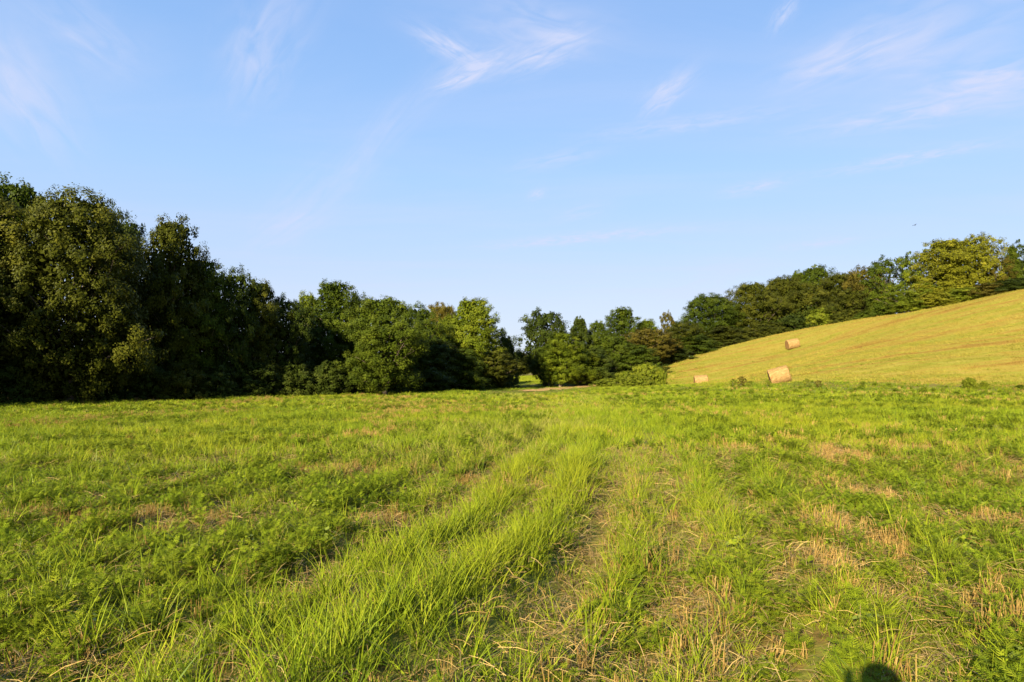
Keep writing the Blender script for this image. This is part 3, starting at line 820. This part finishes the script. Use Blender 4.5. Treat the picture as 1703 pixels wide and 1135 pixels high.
# ------------------------------------------------------------------ photographer (only the shadow reaches the frame)
def make_person():
    m_skin = noise_mat('skin', [(.3, (.42, .26, .19)), (.7, (.50, .32, .24))], 4, rough=.6)
    m_shirt = noise_mat('shirt_cloth', [(.3, (.10, .13, .2)), (.7, (.14, .17, .25))], 20)
    m_jean = noise_mat('jeans_cloth', [(.3, (.05, .07, .13)), (.7, (.08, .10, .17))], 30)
    m_hair = noise_mat('hair', [(.3, (.03, .02, .015)), (.7, (.07, .045, .03))], 12)
    root = empty('person', (0.0, -.30, Hs(0, -.3)))
    J = [((0, 0, .98), .145), ((0, -.01, 1.15), .135), ((0, -.01, 1.33), .15), ((0, 0, 1.45), .10), ((0, .01, 1.52), .058), ((0, .03, 1.60), .085), ((0, .02, 1.70), .10), ((0, .0, 1.77), .075)]
    E = [(i, i + 1) for i in range(7)]
    def chain(start, pts):
        k = start
        for p in pts:
            J.append(p); E.append((k, len(J) - 1)); k = len(J) - 1
        return k
    for s in (-1, 1):
        chain(0, [((s * .10, 0, .90), .10), ((s * .12, .02, .50), .066), ((s * .13, -.02, .10), .045), ((s * .14, .05, .04), .042), ((s * .15, .16, .03), .034)])
        w = chain(2, [((s * .18, 0, 1.41), .062), ((s * .22, .06, 1.16), .046), ((s * .14, .16, 1.44), .034), ((s * .085, .17, 1.60), .028), ((s * .075, .175, 1.65), .026)])
        for f, (dx, dz) in enumerate(((.0, .05), (-.018, .055), (-.034, .05), (-.048, .04))):
            chain(w, [((s * (.070 + .018 - f * .012), .19, 1.685 - f * .012), .009), ((s * (.045), .205, 1.695 - f * .016), .008)])
        chain(w, [((s * .06, .16, 1.625), .010), ((s * .04, .175, 1.612), .009)])
    me = bpy.data.meshes.new('body')
    me.from_pydata([j[0] for j in J], E, [])
    o = link('body', me, m_skin, root)
    sk = o.modifiers.new('skin', 'SKIN'); sk.use_smooth_shade = True
    for v, (p, r_) in zip(me.skin_vertices[0].data, J): v.radius = (r_, r_)
    me.skin_vertices[0].data[0].use_root = True
    sub = o.modifiers.new('sub', 'SUBSURF'); sub.levels = 1; sub.render_levels = 1
    def cloth(name, joints, edges, mat):
        me = bpy.data.meshes.new(name); me.from_pydata([j[0] for j in joints], edges, [])
        c = link(name, me, mat, root); k = c.modifiers.new('skin', 'SKIN'); k.use_smooth_shade = True
        for v, (p, r_) in zip(me.skin_vertices[0].data, joints): v.radius = (r_, r_)
        me.skin_vertices[0].data[0].use_root = True
        c.modifiers.new('sub', 'SUBSURF').levels = 1
    cloth('shirt', [((0, 0, .96), .165), ((0, -.01, 1.15), .155), ((0, -.01, 1.33), .168), ((0, 0, 1.44), .11), ((-.18, 0, 1.41), .075), ((-.215, .045, 1.24), .060), ((.18, 0, 1.41), .075), ((.215, .045, 1.24), .060)],
          [(0, 1), (1, 2), (2, 3), (2, 4), (4, 5), (2, 6), (6, 7)], m_shirt)
    cloth('jeans', [((0, 0, .96), .155), ((-.10, 0, .88), .112), ((-.12, .02, .50), .078), ((-.13, -.02, .10), .062), ((.10, 0, .88), .112), ((.12, .02, .50), .078), ((.13, -.02, .10), .062)],
          [(0, 1), (1, 2), (2, 3), (0, 4), (4, 5), (5, 6)], m_jean)
    bm = bmesh.new(); bmesh.ops.create_uvsphere(bm, u_segments=16, v_segments=10, radius=.108)
    for v in list(bm.verts):
        if v.co.z < -.02 and v.co.y > -.02: v.co.y *= .2
        v.co.z *= .95
    me = bpy.data.meshes.new('hair'); bm.to_mesh(me); bm.free()
    hr = link('hair', me, m_hair, root); hr.location = (0, -.005, 1.715)
    tag(root, 'photographer in dark blue shirt and jeans whose head shadow falls at bottom right', 'person')
make_person()

# ------------------------------------------------------------------ vegetation of the field
def blades(rg, n, h, spread, width, lean, segs=4, tintm=.5, curl=.5):
    """a tuft of n tapering blades that arch outward"""
    V, Q, T_ = [], [], []
    b = 0
    for i in range(n):
        a = rg.uniform(0, 6.28); r0 = spread * math.sqrt(rg.uniform())
        p0 = np.array([math.cos(a) * r0, math.sin(a) * r0, -.02])
        hd = a + rg.normal(0, .8); out = np.array([math.cos(hd), math.sin(hd), 0])
        hh = h * rg.uniform(.55, 1.15); ln = lean * rg.uniform(.3, 1.5); wd = width * rg.uniform(.7, 1.3)
        face = rg.uniform(0, 6.28); sd_ = np.array([math.cos(face), math.sin(face), 0])
        cu = curl * rg.uniform(0, 1.4)
        for k in range(segs + 1):
            t = k / segs
            z = hh * (t - cu * .35 * t ** 3)
            p = p0 + out * hh * (ln * t + cu * .6 * t ** 2.2) + np.array([0, 0, z])
            w = wd * (1 - t ** 1.6) * .5 + .0006
            V += [p - sd_ * w, p + sd_ * w]
        for k in range(segs):
            Q.append((b + 2 * k, b + 2 * k + 1, b + 2 * k + 3, b + 2 * k + 2))
        T_ += [np.clip(tintm + rg.normal(0, .18), 0, 1)] * segs
        b += 2 * (segs + 1)
    return V, Q, T_

def ragweed(rg, h, nst, leaf):
    """stems with pinnate, deeply cut leaves: each leaf a rib with narrow lobes"""
    V, Q, T_ = [], [], []
    def quad(p, d, n, ln, wd, tint):
        s = np.cross(d, n); s /= np.linalg.norm(s) + 1e-9
        b = len(V)
        V.extend([p, p + d * ln * .45 + s * wd * .5, p + d * ln - n * ln * .12, p + d * ln * .45 - s * wd * .5])
        Q.append((b, b + 1, b + 2, b + 3)); T_.append(tint)
    for i in range(nst):
        a = rg.uniform(0, 6.28); r0 = .05 * rg.uniform()
        base = np.array([math.cos(a) * r0, math.sin(a) * r0, -.02])
        lean = np.array([math.cos(a), math.sin(a), 0]) * rg.uniform(.1, .6)
        hh = h * rg.uniform(.5, 1.1)
        tt = np.clip(.5 + rg.normal(0, .15), 0, 1)
        up = np.array([0, 0, 1.0]) + lean; up /= np.linalg.norm(up)
        sd_ = np.array([-math.sin(a), math.cos(a), 0]) * .0025
        b = len(V)
        V.extend([base - sd_, base + sd_, base + up * hh + sd_ * .5, base + up * hh - sd_ * .5]); Q.append((b, b + 1, b + 2, b + 3)); T_.append(.3)
        for k in range(6):
            t = .28 + .72 * (k + rg.uniform(-.3, .3)) / 5.5
            p = base + up * hh * min(t, 1)
            az = a + k * 2.4 + rg.normal(0, .3)
            d = np.array([math.cos(az), math.sin(az), .55 * rg.uniform(.2, 1.6)]); d /= np.linalg.norm(d)
            side = np.array([-math.sin(az), math.cos(az), 0]); n = np.cross(d, side); n = n if n[2] > 0 else -n
            L_ = leaf * rg.uniform(.7, 1.25) * (1.1 - .45 * t)
            quad(p, d, n, L_, L_ * .10, tt + .1)
            for j, f in enumerate((.18, .38, .56, .74)):
                for s in (-1, 1):
                    dd = d * .75 + side * s * .8; dd /= np.linalg.norm(dd)
                    quad(p + d * L_ * f, dd, n, L_ * (.55 - .28 * f), L_ * .095, np.clip(tt + rg.normal(0, .08), 0, 1))
    return V, Q, T_

def stalks(rg, n, h, spread, width, lean):
    V, Q, T_ = [], [], []
    b = 0
    lx, ly = rg.normal(0, lean * .5, 2)
    for i in range(n):
        a = rg.uniform(0, 6.28); r0 = spread * math.sqrt(rg.uniform())
        p0 = np.array([math.cos(a) * r0, math.sin(a) * r0, -.01])
        d = np.array([lx + rg.normal(0, lean), ly + rg.normal(0, lean), 1.0]); d *= h * rg.uniform(.5, 1.15)
        w = width * rg.uniform(.6, 1.2)
        fa = rg.uniform(0, 3.14); s = np.array([math.cos(fa), math.sin(fa), 0]) * w * .5; s2 = np.array([-s[1], s[0], 0])
        for q_ in (s, s2):
            V += [p0 - q_, p0 + q_, p0 + d + q_ * .8, p0 + d - q_ * .8]; Q.append((b, b + 1, b + 2, b + 3)); b += 4
            T_.append(np.clip(.5 + rg.normal(0, .22), 0, 1))
    return V, Q, T_

def litter(rg, n, spread, ln, width):
    V, Q, T_ = [], [], []
    b = 0
    main = rg.uniform(0, 6.28)
    for i in range(n):
        p = np.array([rg.normal(0, spread), rg.normal(0, spread), rg.uniform(.0, .06)])
        a = main + rg.normal(0, .7); d = np.array([math.cos(a), math.sin(a), rg.normal(.05, .18)]) * ln * rg.uniform(.4, 1.2)
        s = np.array([-math.sin(a), math.cos(a), rg.normal(0, .5)]); s *= width * .5 / np.linalg.norm(s)
        m_ = p + d * .5 + np.array([0, 0, .012])
        V += [p - s, p + s, m_ + s, m_ - s, p + d + s * .6, p + d - s * .6]
        Q += [(b, b + 1, b + 2, b + 3), (b + 3, b + 2, b + 4, b + 5)]; b += 6
        T_ += [np.clip(.55 + rg.normal(0, .25), 0, 1)] * 2
    return V, Q, T_

def broadleaf(rg, h, n):
    P, Nn, S, T_ = [], [], [], []
    for i in range(n):
        a = rg.uniform(0, 6.28); r_ = rg.uniform(.02, .10); z = h * rg.uniform(.2, 1)
        P.append((math.cos(a) * r_, math.sin(a) * r_, z)); Nn.append((math.cos(a) * .5, math.sin(a) * .5, 1)); S.append(rg.uniform(.03, .06)); T_.append(rg.uniform(.5, 1))
    V, Q = leaf_quads(np.array(P), np.array(Nn), np.array(S), rg, aspect=.7)
    return V, Q, T_

def src(name, vqt, mat):
    V, Q, T_ = vqt
    me = np_mesh(name, np.array(V), np.array(Q), mat, attrs=[('tint', 'FACE', T_)])
    return bpy.data.objects.new(name, me)                                   # mesh source, never placed in the scene

def scatter(name, pts, rot, scl, pick, sources, label, cat):
    """ONE object of ground cover: its vertices carry turned and scaled tufts"""
    me = bpy.data.meshes.new(name)
    me.vertices.add(len(pts)); me.vertices.foreach_set('co', np.asarray(pts, np.float32).ravel())
    for an, ty, v in (('turn', 'FLOAT_VECTOR', rot), ('size', 'FLOAT_VECTOR', scl)):
        a = me.attributes.new(an, ty, 'POINT'); a.data.foreach_set('vector', np.asarray(v, np.float32).ravel())
    a = me.attributes.new('pick', 'INT', 'POINT'); a.data.foreach_set('value', np.asarray(pick, np.int32))
    o = link(name, me)
    ng = bpy.data.node_groups.new(name, 'GeometryNodeTree')
    ng.interface.new_socket('Geometry', in_out='INPUT', socket_type='NodeSocketGeometry')
    ng.interface.new_socket('Geometry', in_out='OUTPUT', socket_type='NodeSocketGeometry')
    N, L = ng.nodes.new, ng.links.new
    gi, go = N('NodeGroupInput'), N('NodeGroupOutput')
    ip = N('GeometryNodeInstanceOnPoints'); ip.inputs['Pick Instance'].default_value = True
    jn = N('GeometryNodeJoinGeometry')
    for s in reversed(sources):
        oi = N('GeometryNodeObjectInfo'); oi.inputs['Object'].default_value = s
        g2 = N('GeometryNodeGeometryToInstance'); L(oi.outputs['Geometry'], g2.inputs[0]); L(g2.outputs[0], jn.inputs[0])
    def named(nm, ty):
        n = N('GeometryNodeInputNamedAttribute'); n.data_type = ty; n.inputs['Name'].default_value = nm
        return n.outputs['Attribute']
    e2r = N('FunctionNodeEulerToRotation'); L(named('turn', 'FLOAT_VECTOR'), e2r.inputs[0])
    L(gi.outputs[0], ip.inputs['Points']); L(jn.outputs[0], ip.inputs['Instance'])
    L(named('pick', 'INT'), ip.inputs['Instance Index']); L(e2r.outputs[0], ip.inputs['Rotation']); L(named('size', 'FLOAT_VECTOR'), ip.inputs['Scale'])
    L(ip.outputs[0], go.inputs[0])
    md = o.modifiers.new('scatter', 'NODES'); md.node_group = ng
    tag(o, label, cat, kind='stuff')
    return o

def spots(y0, y1, dens, margin=6.5):
    """random ground points of the wedge of land in view, between two distances"""
    ymax = y1; w = .80 * ymax + margin
    n = int(dens * (y1 - y0) * 2 * w)
    x = rng.uniform(-w, w, n); y = rng.uniform(y0, y1, n)
    k = np.abs(x) < .80 * y + margin
    return x[k], y[k]

def in_wood(x, y):   # under the left trees
    return x < np.interp(y, [0, 30, 43, 61, 79, 95], [-80, -47, -35, -16, -1.5, 4])

# plant cover, each 0..1, over the ground
STUB = [(-4.1, 7.35, 1.25, .40), (-3.5, 7.2, .6, .4), (-1.35, 7.1, .45, .45), (-2.7, 10.6, 1.2, .5), (-2.75, 3.8, .28, .22), (.15, 8.6, .35, .3), (-7.5, 8.2, .8, .35), (-.6, 9.8, .3, .4),
        (6.0, 12.4, .5, .9), (4.6, 9.0, .5, .8), (7.8, 14.0, .8, .8), (2.6, 5.4, .3, .7), (3.3, 6.6, .35, .9), (1.35, 4.6, .25, .8), (8.6, 10.8, .6, .8), (5.2, 7.0, .5, .5), (3.2, 4.4, .25, .5)]
def stub(x, y):
    v = np.zeros_like(x)
    for (sx, sy, a, b) in STUB: v = np.maximum(v, np.exp(-(((x - sx) / a) ** 2 + ((y - sy) / b) ** 2) ** 1.5))
    right = sstep(1.0, 3.0, x - rut_r(y))
    return np.maximum(v, right * sstep(.56, .70, fbm(x * .9, y * .6, 51, 3)) * .4)
def crown_zone(x, y):       # lush strip between and beside the ruts
    m = (rut_l(y) + rut_r(y)) / 2; hw = (rut_r(y) - rut_l(y)) / 2
    return np.exp(-((x - m) / (hw * .85)) ** 4)
def rows(x, y):          # old mowing rows that run beside the ruts, 0 in a furrow, 1 on a ridge
    u = x - rut_l(y) + (fbm(x * .5, y * .35, 101, 2) - .5) * .4
    return .5 + .5 * np.cos(2 * math.pi * (u - .45) / .92) * sstep(10, 4, np.abs(u)) * sstep(34, 14, y)
def bare(x, y):
    w = .16 + .02 * y * .5
    r = np.exp(-((x - rut_r(y)) / w) ** 2) * (.55 + .6 * fbm(y * .6, x * 0, 77, 2)) * sstep(24, 12, y)
    l = np.exp(-((x - rut_l(y)) / .22) ** 2) * .75 * sstep(22, 12, y)
    return np.clip(np.maximum(r, l), 0, 1)
def paleness(x, y):
    m = (-1.2 + (y - 12) * .19)
    return np.exp(-((x - m) / (1.3 + y * .03)) ** 2) * sstep(8.5, 12, y) * sstep(60, 30, y)
def weediness(x, y):
    n = fbm(x * .55 + 3, y * .40, 33, 3)
    base = np.maximum(.50 * sstep(.5, -.6, x - rut_l(y)), .60 * sstep(.7, 2.6, x - rut_r(y)))
    return np.clip(base + .35 * ridge(x, y) + (n - .5) * 2.2 + .12, 0, 1) * (1 - .25 * crown_zone(x, y))

def ridge(x, y):
    u = x - rut_l(y)
    r = np.exp(-((u + .95) / .55) ** 2) + .7 * np.exp(-((u + 3.2) / .8) ** 2) + .35 * np.exp(-((x - rut_r(y) - 2.6) / .7) ** 2)
    return r * sstep(40, 14, y) * (.4 + .9 * fbm(x * .9 + 7, y * .7, 64, 2))
def place(x, y, smin, smax, tilt=.12, zs=None, sink=0.0):
    n = len(x)
    z = H(x, y) - sink
    s = rng.uniform(smin, smax, n)
    sz = s * (zs if zs is not None else 1)
    rot = np.stack([rng.normal(0, tilt, n), rng.normal(0, tilt, n), rng.uniform(0, 6.283, n)], 1)
    return np.stack([x, y, z], 1), rot, np.stack([s, s, sz], 1)

def field_cover():
    rg = np.random.default_rng(99)
    # sources, fine ones for close by and coarser ones for farther off
    g_near = [src('grass_tuft', blades(rg, 20, .35, .085, .0060, .24), M['grass']) for _ in range(4)] + \
             [src('grass_tuft', blades(rg, 16, .30, .08, .0072, .38, curl=.9), M['grass_deep']) for _ in range(3)] + \
             [src('grass_tuft', blades(rg, 30, .15, .13, .0045, .55), M['grass']) for _ in range(2)]
    g_mid = [src('grass_tuft', blades(rg, 34, .27, .21, .010, .32, segs=3), M['grass']) for _ in range(3)] + \
            [src('grass_tuft', blades(rg, 30, .22, .20, .011, .4, segs=3), M['grass_deep']) for _ in range(2)]
    g_far = [src('grass_tuft', blades(rg, 46, .20, .46, .026, .5, segs=2), M['grass']) for _ in range(3)] + \
            [src('grass_tuft', blades(rg, 42, .18, .44, .026, .5, segs=2), M['grass_deep']) for _ in range(2)]
    w_near = [src('ragweed', ragweed(rg, .22, 8, .088), M['weed']) for _ in range(5)]
    w_mid = [src('ragweed', ragweed(rg, .22, 12, .125), M['weed']) for _ in range(3)]
    b_near = [src('clover', broadleaf(rg, .16, 22), M['weed']) for _ in range(2)]
    c_near = [src('coarse_grass', blades(rg, 7, .34, .05, .016, .45, curl=1.0, segs=5), M['grass_deep']) for _ in range(2)] + \
             [src('coarse_grass', blades(rg, 6, .30, .05, .014, .35, curl=.8, segs=5), M['grass']) for _ in range(2)]
    s_near = [src('stubble', stalks(rg, 12, .15, .06, .0055, .16), M['straw']) for _ in range(4)]
    s_mid = [src('stubble', stalks(rg, 14, .20, .12, .012, .2), M['straw']) for _ in range(3)]
    l_near = [src('straw_litter', litter(rg, 34, .13, .17, .0036), M['straw']) for _ in range(4)]
    p_near = [src('seeding_grass', blades(rg, 16, .30, .15, .006, .34, segs=3), M['pale']) for _ in range(3)]
    p_far = [src('seeding_grass', blades(rg, 22, .22, .34, .014, .4, segs=2), M['pale']) for _ in range(2)]
    h_tuft = [src('hay_stubble', blades(rg, 24, .12, .34, .020, .9, segs=2), M['hilltuft']) for _ in range(4)]

    def gather(parts):
        P, Ro, S, K = zip(*parts)
        return np.concatenate(P), np.concatenate(Ro), np.concatenate(S), np.concatenate(K)
    def sel(x, y, prob):
        over = x - np.interp(y, HB_Y, HB_X)                                     # thins out up the foot of the hill
        soft = np.where(over < 0, 1, .55 * np.exp(-np.maximum(over, 0) / 2.6)) * np.where(y < 30, 1, 1)
        k = rng.uniform(size=len(x)) < prob * soft
        return x[k], y[k]

    # --- grass
    def lowness(x, y):
        low = np.ones(len(x))
        for p in pp: low = np.minimum(low, .15 + .85 * sstep(2, 6, np.hypot(x - p.x, (y - p.y + 3) * .45)))
        return low
    parts = []
    x, y = spots(-.5, 12, 105)
    cz = crown_zone(x, y)
    x, y = sel(x, y, (.38 + .62 * rows(x, y)) * (.80 + .2 * cz) * (1 - .85 * bare(x, y)) * (1 - .93 * stub(x, y)) * (1 - .30 * weediness(x, y)) * (.45 + .9 * fbm(x * 1.3, y * 1.0, 12, 2)))
    cz = crown_zone(x, y); deep = rng.uniform(size=len(x)) < np.where(x < rut_l(y), .5, .3) * (1 - .3 * cz)
    short = rng.uniform(size=len(x)) < .38 * (1 - .8 * cz)
    pk = np.where(short, rng.integers(7, 9, len(x)), np.where(deep, rng.integers(4, 7, len(x)), rng.integers(0, 4, len(x))))
    parts.append((*place(x, y, .6, 1.15, zs=.34 + .12 * cz + .26 * rows(x, y) + .50 * fbm(x * .9, y * .7, 15, 2)), pk))
    x, y = spots(-.5, 11, 60)
    x, y = sel(x, y, .85 - .45 * stub(x, y))
    parts.append((*place(x, y, .45, .85, zs=.55 + .4 * fbm(x * 1.2, y, 14, 2)), rng.integers(7, 9, len(x))))
    x, y = spots(-.5, 15, 6)
    x, y = sel(x, y, sstep(.42, .62, fbm(x * .8, y * .6, 42, 3)) * (1 - .8 * bare(x, y)) * (1 - .9 * stub(x, y)))
    parts.append((*place(x, y, .65, 1.2), 19 + rng.integers(0, 4, len(x))))
    x, y = spots(12, 32, 30)
    x, y = sel(x, y, (.35 + .65 * rows(x, y)) * (.85 + .15 * crown_zone(x, y)) * (1 - .7 * bare(x, y)) * (1 - .55 * stub(x, y)) * (1 - .3 * weediness(x, y)))
    pk = 9 + np.where(rng.uniform(size=len(x)) < np.where(x < rut_l(y), .45, .2), rng.integers(3, 5, len(x)), rng.integers(0, 3, len(x)))
    parts.append((*place(x, y, .6, 1.15, zs=.5 + .8 * fbm(x * .6, y * .4, 16, 2)), pk))
    x, y = spots(32, 112, 4.5)
    x, y = sel(x, y, np.where(in_wood(x, y), .35, 1.0))
    pk = 14 + np.where(rng.uniform(size=len(x)) < .22 + .5 * sstep(.5, .65, fbm(x * .12, y * .06, 18, 2)), rng.integers(3, 5, len(x)), rng.integers(0, 3, len(x)))
    low = lowness(x, y)
    parts.append((*place(x, y, .7, 1.3, zs=(.40 + .6 * fbm(x * .3, y * .2, 17, 2)) * low), pk))
    x = rng.uniform(-6, 14, 5000); y = rng.uniform(112, 186, 5000)           # sunny meadow beyond the gap
    parts.append((*place(x, y, 1.0, 1.6), 14 + rng.integers(0, 3, len(x))))
    scatter('grass', *gather(parts), g_near + g_mid + g_far + c_near, 'lime green grass tufts growing over the whole rough field', 'grass')

    # --- ragweed and other weeds
    parts = []
    x, y = spots(-.5, 12, 52)
    x, y = sel(x, y, weediness(x, y) * (1 - .8 * bare(x, y)) * (1 - .95 * stub(x, y)) * .72)
    pk = np.where(rng.uniform(size=len(x)) < .06, rng.integers(5, 7, len(x)), rng.integers(0, 5, len(x)))
    parts.append((*place(x, y, .55, 1.15, zs=.5 + .75 * fbm(x * .9, y * .7, 19, 2) + .75 * ridge(x, y)), pk))
    x, y = spots(12, 40, 8)
    x, y = sel(x, y, weediness(x, y) * (1 - .6 * bare(x, y)) * (1 - .6 * stub(x, y)) * .95 * (1 - .6 * paleness(x, y)) * sstep(0, -9, x - np.interp(y, HB_Y, HB_X)))
    parts.append((*place(x, y, .6, 1.15, zs=.6 + .6 * fbm(x * .6, y * .4, 20, 2) + .7 * ridge(x, y)), 7 + rng.integers(0, 3, len(x))))
    x, y = spots(40, 85, .9)
    x, y = sel(x, y, weediness(x, y) * (~in_wood(x, y)) * (y < 72) * sstep(0, -9, x - np.interp(y, HB_Y, HB_X)) * (lowness(x, y) > .7))
    parts.append((*place(x, y, .9, 1.5), 7 + rng.integers(0, 3, len(x))))
    scatter('weeds', *gather(parts), w_near + b_near + w_mid, 'feathery green ragweed plants mixed through the field grass', 'weeds')

    # --- stubble and straw litter
    parts = []
    x, y = spots(-.5, 16, 60)
    x, y = sel(x, y, np.clip(stub(x, y) * 1.0 + .06 + .10 * (x > rut_r(y)), 0, 1) * (1 - crown_zone(x, y) * .7))
    parts.append((*place(x, y, .6, 1.2, zs=.7 + .7 * fbm(x, y, 22, 2)), rng.integers(0, 4, len(x))))
    x, y = spots(16, 60, 5)
    x, y = sel(x, y, np.clip(sstep(.55, .72, fbm(x * .22, y * .10, 55, 3)) + .05, 0, 1))
    parts.append((*place(x, y, .6, 1.2), 4 + rng.integers(0, 3, len(x))))
    scatter('stubble', *gather(parts), s_near + s_mid, 'tan cut stubble standing in dry patches of the field', 'stubble')
    parts = []
    x, y = spots(-.5, 14, 75)
    x, y = sel(x, y, np.clip(stub(x, y) * .6 + bare(x, y) * .5 + .14 * (1 - rows(x, y)) * sstep(-2, 0, x - rut_l(y)) + .18 + .3 * sstep(.52, .68, fbm(x * .9, y * .7, 88, 3)), 0, 1))
    parts.append((*place(x, y, .6, 1.3, tilt=.08), rng.integers(0, 4, len(x))))
    scatter('straw_litter', *gather(parts), l_near, 'dry straw lying loose between the grass tufts', 'straw')

    # --- pale seeding grass
    parts = []
    x, y = spots(8, 22, 16)
    x, y = sel(x, y, paleness(x, y) * .9)
    parts.append((*place(x, y, .6, 1.15), rng.integers(0, 3, len(x))))
    x, y = spots(22, 75, 4)
    x, y = sel(x, y, np.clip(paleness(x, y) * .7 + .9 * sstep(.56, .70, fbm(x * .10, y * .05, 61, 3)) * (x > -4), 0, 1) * (~in_wood(x, y)) * (lowness(x, y) > .7))
    parts.append((*place(x, y, .6, 1.2), 3 + rng.integers(0, 2, len(x))))
    scatter('seeding_grass', *gather(parts), p_near + p_far, 'pale strawlike seeding grass in a band across the middle field', 'grass')

    # --- hay stubble of the mown hill
    n = 54000
    x = rng.uniform(14, 116, n); y = rng.uniform(40, 125, n)
    over = x - np.interp(y, HB_Y, HB_X)
    k = (hill_mask(x, y) | (rng.uniform(size=n) < .6 * np.exp(np.minimum(over, 0) / 2.2))) & (x < .82 * y + 16); x, y = x[k], y[k]
    parts = [(*place(x, y, .6, 1.3, zs=.3 + 1.5 * fbm(x * .16 + y * .03, y * .7, 71, 3)), rng.integers(0, 4, len(x)))]
    scatter('hay_stubble', *gather(parts), h_tuft, 'short yellow green hay stubble covering the mown hill', 'grass')
field_cover()
